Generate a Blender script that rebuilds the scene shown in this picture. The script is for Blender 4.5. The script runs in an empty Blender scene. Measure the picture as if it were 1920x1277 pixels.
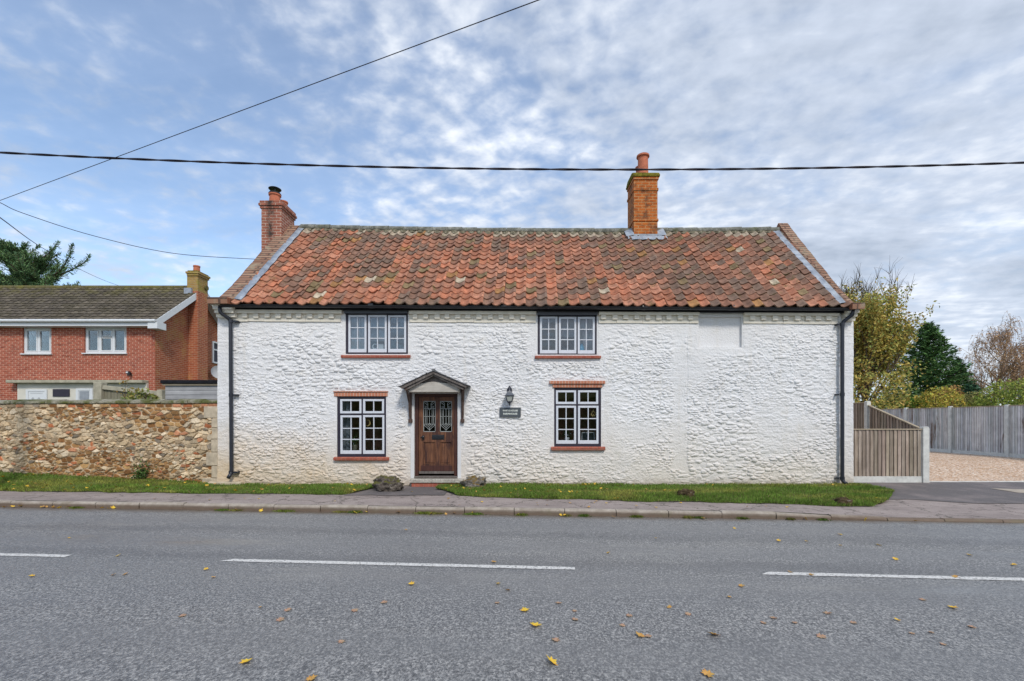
import bpy, math, random
import numpy as np
from mathutils import Vector, Matrix
R = math.radians
scene = bpy.context.scene
COL = scene.collection

# ------------------------------------------------------------------ camera, world, sun, exposure
S, CX, HY, EYE = 853.0, 960.0, 790.0, 1.685      # focal length and principal point of the photograph (px), eye height (m)
cam = bpy.data.cameras.new('camera')
cam.sensor_width = 36.0
cam.lens = 36.0 * S / 1920.0
cam.shift_y = (HY - 638.5) / 1920.0
cam.clip_start = 0.05
cam.clip_end = 3000
camo = bpy.data.objects.new('camera', cam)
camo.location = (0, 0, EYE)
camo.rotation_euler = (R(90), 0, 0)
COL.objects.link(camo)
scene.camera = camo

SUN_EL, SUN_AZ = 44.0, 160.0                      # azimuth from +Y (north) clockwise: behind the camera, to the right
sd = bpy.data.lights.new('sun', 'SUN')
sd.energy = 1.5
sd.angle = R(10)
sd.color = (1.0, 0.94, 0.85)
so = bpy.data.objects.new('sun', sd)
dirv = Vector((math.sin(R(SUN_AZ)) * math.cos(R(SUN_EL)), math.cos(R(SUN_AZ)) * math.cos(R(SUN_EL)), math.sin(R(SUN_EL))))
so.rotation_euler = dirv.to_track_quat('Z', 'Y').to_euler()
so.location = dirv * 50
COL.objects.link(so)

def build_world():
    w = bpy.data.worlds.new('World')
    scene.world = w
    w.use_nodes = True
    nt = w.node_tree
    nt.nodes.clear()
    N = nt.nodes.new
    L = nt.links.new
    out = N('ShaderNodeOutputWorld')
    sky = N('ShaderNodeTexSky')
    sky.sky_type = 'NISHITA'
    sky.sun_disc = False
    sky.sun_elevation = R(SUN_EL)
    sky.sun_rotation = R(SUN_AZ)
    sky.dust_density = 0.6
    sky.ozone_density = 1.3
    b1 = N('ShaderNodeBackground'); b1.inputs[1].default_value = 0.14
    tint = N('ShaderNodeMixRGB'); tint.blend_type = 'MULTIPLY'; tint.inputs[0].default_value = 1.0
    tint.inputs[2].default_value = (0.96, 1.0, 1.02, 1)
    L(sky.outputs[0], tint.inputs[1]); L(tint.outputs[0], b1.inputs[0])
    tc = N('ShaderNodeTexCoord')
    sp = N('ShaderNodeSeparateXYZ'); L(tc.outputs['Generated'], sp.inputs[0])
    def M(op, a, b=None, c=None):
        n = N('ShaderNodeMath'); n.operation = op
        for i, v in enumerate((a, b, c)):
            if v is None: continue
            if isinstance(v, (int, float)): n.inputs[i].default_value = v
            else: L(v, n.inputs[i])
        return n.outputs[0]
    zz = M('ADD', M('MAXIMUM', sp.outputs[2], 0.0), 0.16)
    u = M('DIVIDE', sp.outputs[0], zz); v = M('DIVIDE', sp.outputs[1], zz)
    cb = N('ShaderNodeCombineXYZ'); L(u, cb.inputs[0]); L(v, cb.inputs[1])
    def noise(scale, detail, rough, offs=(0, 0, 0), rot=0, sc=(1, 1, 1), dist=0.0):
        mp = N('ShaderNodeMapping'); mp.inputs['Location'].default_value = offs
        mp.inputs['Rotation'].default_value = (0, 0, rot); mp.inputs['Scale'].default_value = sc
        L(cb.outputs[0], mp.inputs[0])
        n = N('ShaderNodeTexNoise'); n.inputs['Scale'].default_value = scale
        n.inputs['Detail'].default_value = detail; n.inputs['Roughness'].default_value = rough
        n.inputs['Distortion'].default_value = dist
        L(mp.outputs[0], n.inputs['Vector'])
        return n.outputs[0]
    big = noise(0.75, 4, 0.55, (3.1, 7.7, 0), R(25), (1.0, 0.7, 1))
    mid = noise(2.2, 8, 0.62, (1.3, 2.2, 0), R(-20), (1.0, 1.6, 1), 0.3)
    fine = noise(13.0, 4, 0.5, (5.3, 0.4, 0), R(30), (1.0, 1.1, 1), 0.15)
    # layered altocumulus: the finer flakes break up the broad sheets; denser to the right
    s1 = M('MULTIPLY', big, 0.85)
    s2 = M('MULTIPLY', mid, 0.70)
    calm = N('ShaderNodeMapRange'); calm.inputs[1].default_value = 0.05; calm.inputs[2].default_value = 0.6; calm.inputs[3].default_value = 0.88; calm.inputs[4].default_value = 0.36; L(sp.outputs[0], calm.inputs[0])
    s3 = M('ADD', M('MULTIPLY', M('SUBTRACT', fine, 0.5), calm.outputs[0]), 0.5)
    tot = M('ADD', M('ADD', s1, s2), s3)
    bias = M('MULTIPLY', sp.outputs[0], 0.24)
    tot = M('ADD', tot, bias)
    mr = N('ShaderNodeMapRange'); mr.interpolation_type = 'SMOOTHSTEP'
    mr.inputs[1].default_value = 0.98; mr.inputs[2].default_value = 1.52
    mr.inputs[3].default_value = 0.23; mr.inputs[4].default_value = 0.95
    L(tot, mr.inputs[0])
    ramp = N('ShaderNodeValToRGB')
    cr = ramp.color_ramp
    cr.elements[0].position = 0.33; cr.elements[0].color = (0.33, 0.385, 0.475, 1)
    cr.elements[1].position = 0.72; cr.elements[1].color = (0.96, 0.98, 1.0, 1)
    e = cr.elements.new(0.52); e.color = (0.52, 0.58, 0.685, 1)
    shade = noise(1.25, 7, 0.6, (9.1, 4.2, 0), R(40), (0.9, 1.9, 1), 0.4)
    shf = M('ADD', M('MULTIPLY', shade, 0.76), M('MULTIPLY', fine, 0.24))
    L(shf, ramp.inputs[0])
    b2 = N('ShaderNodeBackground'); b2.inputs[1].default_value = 0.81
    L(ramp.outputs[0], b2.inputs[0])
    mx = N('ShaderNodeMixShader')
    L(mr.outputs[0], mx.inputs[0]); L(b1.outputs[0], mx.inputs[1]); L(b2.outputs[0], mx.inputs[2])
    L(mx.outputs[0], out.inputs[0])
build_world()
scene.view_settings.view_transform = 'Standard'
scene.view_settings.look = 'None'
scene.view_settings.gamma = 1
scene.view_settings.exposure = 0.66
scene.render.engine = 'CYCLES'
scene.cycles.max_bounces = 8
scene.cycles.transparent_max_bounces = 12
scene.cycles.use_denoising = True

# ------------------------------------------------------------------ helpers
def WX(px, Y): return (px - CX) * Y / S
def WZ(py, Y): return EYE + (HY - py) * Y / S
def GP(px, py, z=0.0):                            # point of the ground at height z
    Y = S * (EYE - z) / (py - HY)
    return ((px - CX) * Y / S, Y)

def root_of(o):
    p = Vector((0, 0, 0))
    while o is not None:
        p = p + Vector(o.location); o = o.parent
    return p

def tag(o, label=None, cat=None, group=None, kind=None):
    if label: o['label'] = label
    if cat: o['category'] = cat
    if group: o['group'] = group
    if kind: o['kind'] = kind
    return o

def thing(name, loc, label, cat, group=None):
    o = bpy.data.objects.new(name, None)
    o.empty_display_size = 0.2
    o.location = loc
    COL.objects.link(o)
    return tag(o, label, cat, group)

def auto_uv(me, V, faces_loops=None):
    n = len(me.loops)
    nor = np.zeros(len(me.polygons) * 3, np.float32); me.polygons.foreach_get('normal', nor); nor = nor.reshape(-1, 3)
    tot = np.zeros(len(me.polygons), np.int32); me.polygons.foreach_get('loop_total', tot)
    vi = np.zeros(n, np.int32); me.loops.foreach_get('vertex_index', vi)
    ln = np.repeat(nor, tot, axis=0)
    P = V[vi]
    ax = np.argmax(np.abs(ln) * np.array([1.0, 1.02, 1.04]), axis=1)
    uv = np.empty((n, 2), np.float32)
    uv[:, 0] = np.where(ax == 0, P[:, 1], P[:, 0])
    uv[:, 1] = np.where(ax == 2, P[:, 1], P[:, 2])
    l = me.uv_layers.new(name='UVMap')
    l.data.foreach_set('uv', uv.ravel())

def mesh_obj(name, V, F, mat, parent=None, cols=None, uv=None, smooth=False, bevel=0.0, local=False, loc=None):
    V = np.asarray(V, dtype=np.float64).reshape(-1, 3)
    off = Vector((0, 0, 0))
    if parent is not None and not local: off = root_of(parent)
    if loc is not None: off = Vector(loc)
    VL = V - np.array(off)
    me = bpy.data.meshes.new(name)
    if isinstance(F, np.ndarray): F = F.tolist()
    me.from_pydata(VL.tolist(), [], F)
    me.update()
    if uv is None: auto_uv(me, V)
    elif uv is not False:
        l = me.uv_layers.new(name='UVMap')
        vi = np.zeros(len(me.loops), np.int32); me.loops.foreach_get('vertex_index', vi)
        l.data.foreach_set('uv', np.asarray(uv, np.float32)[vi].ravel())
    if cols is not None:
        c = np.asarray(cols, np.float32)
        if c.shape[1] == 3: c = np.hstack([c, np.ones((len(c), 1), np.float32)])
        a = me.color_attributes.new('Col', 'FLOAT_COLOR', 'POINT')
        a.data.foreach_set('color', c.ravel())
    if smooth: me.polygons.foreach_set('use_smooth', np.ones(len(me.polygons), bool))
    if mat is not None: me.materials.append(mat)
    o = bpy.data.objects.new(name, me)
    COL.objects.link(o)
    if parent is not None: o.parent = parent
    if loc is not None: o.location = loc
    if bevel > 0:
        m = o.modifiers.new('bevel', 'BEVEL'); m.width = bevel; m.segments = 2; m.limit_method = 'ANGLE'; m.angle_limit = R(40)
    return o

class MB:
    def __init__(s): s.V = []; s.F = []; s.C = []; s.col = None
    def add(s, V, F, col=None):
        b = len(s.V)
        s.V += [tuple(v) for v in V]
        s.F += [tuple(i + b for i in f) for f in F]
        c = col or s.col or (1, 1, 1)
        s.C += [c] * len(V)
        return s
    def box(s, x0, x1, y0, y1, z0, z1, col=None):
        if x0 > x1: x0, x1 = x1, x0
        if y0 > y1: y0, y1 = y1, y0
        if z0 > z1: z0, z1 = z1, z0
        return s.add([(x0,y0,z0),(x1,y0,z0),(x1,y1,z0),(x0,y1,z0),(x0,y0,z1),(x1,y0,z1),(x1,y1,z1),(x0,y1,z1)],
              [(0,3,2,1),(4,5,6,7),(0,1,5,4),(1,2,6,5),(2,3,7,6),(3,0,4,7)], col)
    def obox(s, c, ux, uy, uz, hx, hy, hz, col=None):       # oriented box, half sizes
        c = Vector(c); ux = Vector(ux).normalized() * hx; uy = Vector(uy).normalized() * hy; uz = Vector(uz).normalized() * hz
        P = [c + ux*a + uy*b + uz*d for d in (-1, 1) for a, b in ((-1,-1),(1,-1),(1,1),(-1,1))]
        return s.add(P, [(0,3,2,1),(4,5,6,7),(0,1,5,4),(1,2,6,5),(2,3,7,6),(3,0,4,7)], col)
    def bar(s, a, b, w, h, up=(0, 0, 1), col=None):
        a = Vector(a); b = Vector(b); d = b - a
        up = Vector(up)
        sx = d.cross(up)
        if sx.length < 1e-6: sx = Vector((1, 0, 0))
        sx.normalize(); uz = sx.cross(d).normalized()
        return s.obox((a + b) / 2, d, sx, uz, d.length / 2, w / 2, h / 2, col)
    def tube(s, pts, rad, n=8, col=None, cap=True):
        pts = [Vector(p) for p in pts]
        if isinstance(rad, (int, float)): rad = [rad] * len(pts)
        V = []; F = []
        prev = None
        for i, p in enumerate(pts):
            d = (pts[min(i + 1, len(pts) - 1)] - pts[max(i - 1, 0)])
            if d.length < 1e-9: d = Vector((0, 0, 1))
            d.normalize()
            if prev is None:
                a = d.orthogonal().normalized()
            else:
                a = prev - d * prev.dot(d)
                a = a.normalized() if a.length > 1e-6 else d.orthogonal().normalized()
            prev = a
            b = d.cross(a)
            for k in range(n):
                t = 2 * math.pi * k / n
                V.append(p + (a * math.cos(t) + b * math.sin(t)) * rad[i])
        for i in range(len(pts) - 1):
            for k in range(n):
                k2 = (k + 1) % n
                F.append((i*n + k, i*n + k2, (i+1)*n + k2, (i+1)*n + k))
        if cap:
            F.append(tuple(reversed(range(n)))); F.append(tuple((len(pts)-1)*n + k for k in range(n)))
        return s.add(V, F, col)
    def lathe(s, c, prof, n=16, col=None):                  # prof: (radius, z) upward
        V = []; F = []
        for r, z in prof:
            for k in range(n):
                t = 2 * math.pi * k / n
                V.append((c[0] + r * math.cos(t), c[1] + r * math.sin(t), c[2] + z))
        for i in range(len(prof) - 1):
            for k in range(n):
                k2 = (k + 1) % n
                F.append((i*n + k, i*n + k2, (i+1)*n + k2, (i+1)*n + k))
        F.append(tuple(reversed(range(n)))); F.append(tuple((len(prof)-1)*n + k for k in range(n)))
        return s.add(V, F, col)
    def prism(s, poly, axis, a, b, col=None):               # polygon extruded along an axis; axis 'y': poly in (x, z); 'x': poly in (y, z); 'z': poly in (x, y)
        n = len(poly)
        def P(p, t): return (p[0], t, p[1]) if axis == 'y' else ((t, p[0], p[1]) if axis == 'x' else (p[0], p[1], t))
        V = [P(p, a) for p in poly] + [P(p, b) for p in poly]
        F = [tuple(range(n)), tuple(reversed(range(n, 2*n)))] + [(i, i + n, (i+1) % n + n, (i+1) % n) for i in range(n)]
        return s.add(V, F, col)
    def build(s, name, mat, parent=None, smooth=False, bevel=0.0, local=False, loc=None, fixn=True, colattr=False):
        o = mesh_obj(name, s.V, s.F, mat, parent, cols=s.C if colattr else None, smooth=smooth, bevel=bevel, local=local, loc=loc)
        if fixn:
            import bmesh
            bm = bmesh.new(); bm.from_mesh(o.data); bmesh.ops.recalc_face_normals(bm, faces=bm.faces); bm.to_mesh(o.data); bm.free()
        return o

# ---- numpy noise
def hash2(ix, iy, seed):
    h = (ix.astype(np.int64) * 374761393 + iy.astype(np.int64) * 668265263 + seed * 974634777) & 0xFFFFFFFF
    h = ((h ^ (h >> 13)) * 1274126177) & 0xFFFFFFFF
    h = ((h ^ (h >> 16)) * 2246822519) & 0xFFFFFFFF
    return ((h ^ (h >> 15)) & 0xFFFFFF) / float(0xFFFFFF)
def vnoise(x, y, seed=0):
    ix = np.floor(x); iy = np.floor(y); fx_ = x - ix; fy_ = y - iy
    fx_ = fx_*fx_*(3-2*fx_); fy_ = fy_*fy_*(3-2*fy_)
    a = hash2(ix, iy, seed); b = hash2(ix+1, iy, seed); c = hash2(ix, iy+1, seed); d = hash2(ix+1, iy+1, seed)
    return (a*(1-fx_)+b*fx_)*(1-fy_) + (c*(1-fx_)+d*fx_)*fy_
def fbm(x, y, seed=0, oct=4, gain=0.5):
    t = 0; a = 1; s_ = 0
    for o in range(oct):
        t = t + a * vnoise(x * 2**o, y * 2**o, seed + o*17); s_ += a; a *= gain
    return t / s_
def worley(x, y, cw, ch, seed, jit=0.8, p=2.6):
    u = x / cw; v = y / ch
    iy0 = np.floor(v); ix0 = np.floor(u)
    f1 = np.full(x.shape, 9.0); f2 = np.full(x.shape, 9.0); idv = np.zeros(x.shape)
    for dy in (-1, 0, 1):
        iy = iy0 + dy
        sh = 0.5 * (np.mod(iy, 2))
        for dx in (-1, 0, 1, 2) :
            ix = ix0 + dx - 1 + 0
            for _ in (0,):
                cx = ix + 0.5 + sh + (hash2(ix, iy, seed) - .5) * jit
                cy = iy + 0.5 + (hash2(ix, iy, seed + 5) - .5) * jit
                sx = 0.75 + 0.5 * hash2(ix, iy, seed + 9)
                d = (np.abs((u - cx) / sx)**p + np.abs(v - cy)**p)**(1/p)
                lt = d < f1
                f2 = np.where(lt, f1, np.minimum(f2, d))
                idv = np.where(lt, hash2(ix, iy, seed + 21), idv)
                f1 = np.where(lt, d, f1)
    return f1, f2, idv
def sstep(a, b, x):
    t = np.clip((x - a) / (b - a), 0, 1); return t*t*(3-2*t)

# ---- materials
MATS = {}
class NT:
    def __init__(s, name, rough=0.8, spec=0.3):
        m = bpy.data.materials.new(name); m.use_nodes = True; s.m = m; s.nt = m.node_tree
        s.bsdf = s.nt.nodes['Principled BSDF']; s.out = s.nt.nodes['Material Output']
        s.bsdf.inputs['Roughness'].default_value = rough
        s.bsdf.inputs['Specular IOR Level'].default_value = spec
        s.tc = s.nt.nodes.new('ShaderNodeTexCoord')
        MATS[name] = m
    def n(s, t): return s.nt.nodes.new(t)
    def l(s, a, b): s.nt.links.new(a, b)
    def put(s, inp, v):
        if isinstance(v, bpy.types.NodeSocket): s.l(v, inp)
        elif isinstance(v, (tuple, list)) and len(v) == 3 and inp.type == 'RGBA': inp.default_value = (*v, 1)
        else: inp.default_value = v
    def coord(s, which='Object', scale=(1, 1, 1), loc=(0, 0, 0), rot=(0, 0, 0)):
        mp = s.n('ShaderNodeMapping'); mp.inputs['Scale'].default_value = scale; mp.inputs['Location'].default_value = loc
        mp.inputs['Rotation'].default_value = rot
        if which == 'World':
            g = s.n('ShaderNodeNewGeometry'); s.l(g.outputs['Position'], mp.inputs[0])
        else: s.l(s.tc.outputs[which], mp.inputs[0])
        return mp.outputs[0]
    def noise(s, vec, scale, detail=4, rough=0.55, dist=0.0, out=0):
        n = s.n('ShaderNodeTexNoise'); n.inputs['Scale'].default_value = scale; n.inputs['Detail'].default_value = detail
        n.inputs['Roughness'].default_value = rough; n.inputs['Distortion'].default_value = dist
        s.l(vec, n.inputs['Vector']); return n.outputs[out]
    def voro(s, vec, scale, feature='F1', out='Distance', rnd=1.0):
        n = s.n('ShaderNodeTexVoronoi'); n.feature = feature; n.inputs['Scale'].default_value = scale
        n.inputs['Randomness'].default_value = rnd
        s.l(vec, n.inputs['Vector']); return n.outputs[out]
    def ramp(s, f, stops):
        r = s.n('ShaderNodeValToRGB'); e = r.color_ramp.elements
        while len(e) < len(stops): e.new(0.5)
        for i, (p, c) in enumerate(stops):
            e[i].position = p; e[i].color = (*c, 1) if len(c) == 3 else c
        s.l(f, r.inputs[0]); return r.outputs[0]
    def mr(s, f, a, b, c=0.0, d=1.0):
        n = s.n('ShaderNodeMapRange'); n.inputs[1].default_value = a; n.inputs[2].default_value = b
        n.inputs[3].default_value = c; n.inputs[4].default_value = d; s.l(f, n.inputs[0]); return n.outputs[0]
    def mix(s, f, a, b, mode='MIX'):
        n = s.n('ShaderNodeMixRGB'); n.blend_type = mode
        s.put(n.inputs[0], f); s.put(n.inputs[1], a); s.put(n.inputs[2], b); return n.outputs[0]
    def math(s, op, a, b=0.0):
        n = s.n('ShaderNodeMath'); n.operation = op; s.put(n.inputs[0], a); s.put(n.inputs[1], b); return n.outputs[0]
    def attr(s, name='Col'):
        n = s.n('ShaderNodeAttribute'); n.attribute_name = name; return n.outputs['Color']
    def sep(s, v):
        n = s.n('ShaderNodeSeparateXYZ'); s.l(v, n.inputs[0]); return n.outputs
    def bump(s, h, strength=0.5, dist=0.02):
        n = s.n('ShaderNodeBump'); n.inputs['Strength'].default_value = strength; n.inputs['Distance'].default_value = dist
        s.l(h, n.inputs['Height']); s.l(n.outputs[0], s.bsdf.inputs['Normal'])
    def color(s, c): s.put(s.bsdf.inputs['Base Color'], c); return s
    def rough(s, r): s.put(s.bsdf.inputs['Roughness'], r); return s

def m_plain(name, col, rough=0.6, spec=0.4, var=0.12, scale=9, metal=0.0, bump=0.0):
    t = NT(name, rough, spec)
    v = t.coord('World')
    f = t.noise(v, scale, 5, 0.6)
    lo = tuple(c * (1 - var) for c in col); hi = tuple(min(1, c * (1 + var)) for c in col)
    t.color(t.ramp(f, [(0.3, lo), (0.7, hi)]))
    t.bsdf.inputs['Metallic'].default_value = metal
    if bump: t.bump(t.noise(v, scale * 5, 4), bump, 0.01)
    return t.m

def m_brick(name, c1, c2, mortar, bw=0.225, bh=0.075, mort=0.012, stain=None, bump=0.6, dark=0.35, offs=(0, 0, 0)):
    t = NT(name, 0.85, 0.25)
    v = t.coord('UV', loc=offs)
    b = t.n('ShaderNodeTexBrick')
    t.l(v, b.inputs['Vector'])
    b.inputs['Color1'].default_value = (*c1, 1); b.inputs['Color2'].default_value = (*c2, 1); b.inputs['Mortar'].default_value = (*mortar, 1)
    b.inputs['Scale'].default_value = 1.0; b.inputs['Mortar Size'].default_value = mort; b.inputs['Mortar Smooth'].default_value = 0.3
    b.inputs['Brick Width'].default_value = bw; b.inputs['Row Height'].default_value = bh; b.inputs['Bias'].default_value = -0.1
    # per-brick darker and paler individuals
    vs = t.coord('UV', scale=(1 / bw, 1 / bh, 1), loc=offs)
    rnd = t.noise(vs, 0.9, 1, 0.5)
    c = t.mix(t.mr(rnd, 0.5, 0.75, 0, dark), b.outputs['Color'], tuple(x * 0.35 for x in c1))
    w = t.coord('World')
    c = t.mix(t.mr(t.noise(w, 1.3, 6, 0.65), 0.38, 0.75, 0, 0.28), c, tuple(min(1, x * 1.12) for x in c2))
    c = t.mix(t.mr(t.noise(w, 16, 3), 0.5, 0.8, 0, 0.3), c, tuple(x * 0.6 for x in c1))
    if stain: c = t.mix(t.mr(t.noise(w, stain[1], 6, 0.7), stain[2], stain[2] + 0.14, 0, stain[3]), c, stain[0])
    t.color(c)
    h = t.math('SUBTRACT', t.math('MULTIPLY', t.noise(w, 60, 3), 0.3), b.outputs['Fac'])
    t.bump(h, bump, 0.012)
    return t.m

def m_attr(name, rough=0.8, spec=0.25, var=0.35, scale=12, bump=0.4, bscale=60, bdist=0.006, transl=0.0):
    t = NT(name, rough, spec)
    w = t.coord('World')
    f = t.mr(t.noise(w, scale, 5, 0.6), 0.3, 0.72, 1 - var, 1 + var)
    c = t.mix(1.0, t.attr(), f, 'MULTIPLY')
    t.color(c)
    if bump: t.bump(t.noise(w, bscale, 4), bump, bdist)
    if transl:
        tr = t.n('ShaderNodeBsdfTranslucent'); t.l(c, tr.inputs[0])
        ms = t.n('ShaderNodeMixShader'); ms.inputs[0].default_value = transl
        t.l(t.bsdf.outputs[0], ms.inputs[1]); t.l(tr.outputs[0], ms.inputs[2]); t.l(ms.outputs[0], t.out.inputs[0])
    return t.m

def m_glass(name='window_glass', refl=0.16, tint=(0.9, 0.93, 0.95)):
    t = NT(name, 0.02, 0.5)
    tr = t.n('ShaderNodeBsdfTransparent'); tr.inputs[0].default_value = (*tint, 1)
    gl = t.n('ShaderNodeBsdfGlossy'); gl.inputs['Roughness'].default_value = 0.015; gl.inputs[0].default_value = (1, 1, 1, 1)
    w = t.coord('World')
    b = t.n('ShaderNodeBump'); b.inputs['Strength'].default_value = 0.05; b.inputs['Distance'].default_value = 0.02
    t.l(t.noise(w, 2.5, 2), b.inputs['Height']); t.l(b.outputs[0], gl.inputs['Normal'])
    ms = t.n('ShaderNodeMixShader')
    lw = t.n('ShaderNodeLayerWeight'); lw.inputs['Blend'].default_value = 0.25
    t.l(t.mr(lw.outputs['Fresnel'], 0.0, 1.0, refl, 1.0), ms.inputs[0])
    t.l(tr.outputs[0], ms.inputs[1]); t.l(gl.outputs[0], ms.inputs[2]); t.l(ms.outputs[0], t.out.inputs[0])
    return t.m

def m_wood(name, c1, c2, axis='z', rough=0.7, grain=40, attr=False, stain=None, spec=0.25, bump=0.35):
    t = NT(name, rough, spec)
    k = {'z': (grain, grain, grain * 0.06), 'x': (grain * 0.06, grain, grain), 'y': (grain, grain * 0.06, grain)}[axis]
    v = t.coord('Object', scale=k)
    f = t.noise(v, 1.0, 5, 0.6, 0.4)
    c = t.ramp(f, [(0.3, c1), (0.72, c2)])
    w = t.coord('World')
    c = t.mix(t.mr(t.noise(w, 3, 5, 0.6), 0.35, 0.7, 0, 0.45), c, tuple(x * 0.6 for x in c1))
    if attr: c = t.mix(1.0, c, t.attr(), 'MULTIPLY')
    if stain:
        sv = t.coord('World', scale=(stain[1] * 5, stain[1] * 5, stain[1]))
        c = t.mix(t.mr(t.noise(sv, 1.0, 5, 0.65), stain[2], stain[2] + 0.08, 0, 0.85), c, stain[0])
    t.color(c)
    t.bump(f, bump, 0.006)
    return t.m
# ------------------------------------------------------------------ materials of the place
def mk_asphalt():
    t = NT('asphalt', 0.55, 0.5)
    w = t.coord('World')
    v1 = t.voro(w, 62, out='Color'); g = t.sep(v1)
    base = t.ramp(g[0], [(0.0, (0.040, 0.043, 0.048)), (0.42, (0.150, 0.153, 0.158)), (0.75, (0.32, 0.32, 0.32)), (1.0, (0.74, 0.72, 0.69))])
    v2 = t.noise(w, 210, 3, 0.7)
    m2 = t.noise(t.coord('World', loc=(2, 5, 0), scale=(1, .6, 1)), 66, 3, 0.8)
    base = t.mix(0.55, base, t.ramp(m2, [(0.38, (0.028, 0.029, 0.031)), (0.5, (0.14, 0.14, 0.14)), (0.62, (0.62, 0.60, 0.57))]))
    base = t.mix(0.18, base, t.ramp(v2, [(0.3, (0.03, 0.031, 0.036)), (0.7, (0.36, 0.362, 0.37))]))
    # worn wheel tracks and old patches: a shade lighter or darker, long along the road
    wl = t.coord('World', scale=(0.12, 0.9, 1), rot=(0, 0, R(4.2)))
    pat = t.noise(wl, 1.0, 5, 0.55)
    base = t.mix(t.mr(pat, 0.35, 0.65, 0.0, 0.30), base, (0.15, 0.157, 0.175))
    blot = t.noise(w, 0.9, 6, 0.65)
    base = t.mix(t.mr(blot, 0.52, 0.72, 0, 0.25), base, (0.09, 0.093, 0.10))
    # lanes: v runs across the road; smoother polished strips where wheels run, brown grit swept to the kerb
    xyz = t.sep(w); v = t.math('ADD', xyz[1], t.math('MULTIPLY', xyz[0], 0.072))
    wob = t.math('ADD', v, t.math('MULTIPLY', t.math('SUBTRACT', t.noise(t.coord('World', scale=(.3, .9, 1)), 1.0, 4, 0.6), 0.5), 0.9))
    def strip(c, w0, w1): return t.mr(t.math('ABSOLUTE', t.math('SUBTRACT', wob, c)), w0, w1, 1.0, 0.0)
    pol = t.math('MAXIMUM', t.math('MAXIMUM', strip(4.75, .15, .55), strip(6.1, .1, .45)), t.math('MAXIMUM', strip(7.35, .1, .4), strip(3.35, .1, .35)))
    base = t.mix(t.math('MULTIPLY', pol, 0.42), base, (0.188, 0.190, 0.196))
    dk = t.math('MAXIMUM', strip(5.45, .05, .28), strip(6.8, .05, .3))
    base = t.mix(t.math('MULTIPLY', dk, 0.38), base, (0.105, 0.107, 0.114))
    grit = t.mr(t.math('ADD', v, t.math('MULTIPLY', t.noise(w, 3.0, 6, 0.7), 0.5)), 8.19, 8.49, 0.0, 0.9)
    base = t.mix(grit, base, t.ramp(t.noise(w, 40, 4, 0.7), [(0.3, (0.045, 0.03, 0.02)), (0.7, (0.20, 0.15, 0.10))]))
    sp = t.noise(t.coord('World', loc=(7, 1, 0)), 2.6, 3, 0.5)
    base = t.mix(t.mr(sp, 0.73, 0.76, 0, 0.6), base, (0.05, 0.05, 0.053))
    base = t.mix(1.0, base, (1.0, 1.0, 0.99), 'MULTIPLY')
    t.color(base)
    damp = t.noise(t.coord('World', scale=(0.22, 0.75, 1), loc=(3.3, 1.2, 0), rot=(0, 0, R(4.2))), 1.0, 5, 0.6)
    wet = t.math('MULTIPLY', t.math('MAXIMUM', strip(4.75, .1, .5), strip(6.15, .05, .35)), t.mr(t.noise(t.coord('World', scale=(.22, .9, 1), loc=(1.3, 7, 0)), 1.0, 5, 0.6), 0.50, 0.60, 0.0, 1.0))
    t.rough(t.math('SUBTRACT', t.mr(damp, 0.38, 0.66, 0.42, 0.66), t.math('MULTIPLY', wet, 0.24)))
    h = t.math('ADD', t.math('MULTIPLY', t.voro(w, 85), -0.9), t.math('MULTIPLY', v2, 0.7))
    t.bump(t.math('MULTIPLY', h, t.math('SUBTRACT', 1.0, t.math('MULTIPLY', wet, 0.75))), 0.6, 0.006)
mk_asphalt()
def mk_pavement():
    t = NT('pavement_tarmac', 0.8, 0.3)
    w = t.coord('World')
    f = t.noise(w, 130, 4, 0.7)
    c = t.ramp(f, [(0.3, (0.19, 0.155, 0.14)), (0.7, (0.50, 0.425, 0.395))])
    c = t.mix(t.mr(t.noise(t.coord('World', scale=(.5, 1, 1)), 1.6, 6, 0.65), 0.4, 0.66, 0, 0.65), c, (0.20, 0.165, 0.155))
    c = t.mix(t.mr(t.noise(w, 5.5, 5, 0.7), 0.55, 0.66, 0, 0.65), c, (0.09, 0.075, 0.068))
    wv = t.n('ShaderNodeVectorMath'); wv.operation = 'ADD'
    nz = t.noise(w, 2.4, 6, 0.7, out=1)
    t.l(w, wv.inputs[0]); sc = t.n('ShaderNodeVectorMath'); sc.operation = 'SCALE'; sc.inputs[3].default_value = 0.7
    t.l(nz, sc.inputs[0]); t.l(sc.outputs[0], wv.inputs[1])
    ed = t.voro(wv.outputs[0], 0.85, 'DISTANCE_TO_EDGE')
    c = t.mix(t.mr(ed, 0.0, 0.016, 0.85, 0.0), c, (0.035, 0.035, 0.025))
    t.color(c)
    t.bump(t.math('ADD', f, t.mr(ed, 0, 0.012, -1.5, 0)), 0.4, 0.006)
mk_pavement()
def mk_apron():
    t = NT('apron_tarmac', 0.75, 0.35)
    w = t.coord('World')
    f = t.noise(w, 120, 4, 0.75)
    c = t.ramp(f, [(0.3, (0.055, 0.05, 0.05)), (0.7, (0.20, 0.18, 0.18))])
    c = t.mix(t.mr(t.noise(w, 1.2, 6, 0.7), 0.46, 0.66, 0, 0.7), c, (0.25, 0.21, 0.2))
    c = t.mix(t.mr(t.noise(w, 45, 2), 0.68, 0.72, 0, 0.6), c, (0.4, 0.33, 0.25))
    t.color(c); t.bump(f, 0.4, 0.006)
mk_apron()
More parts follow.
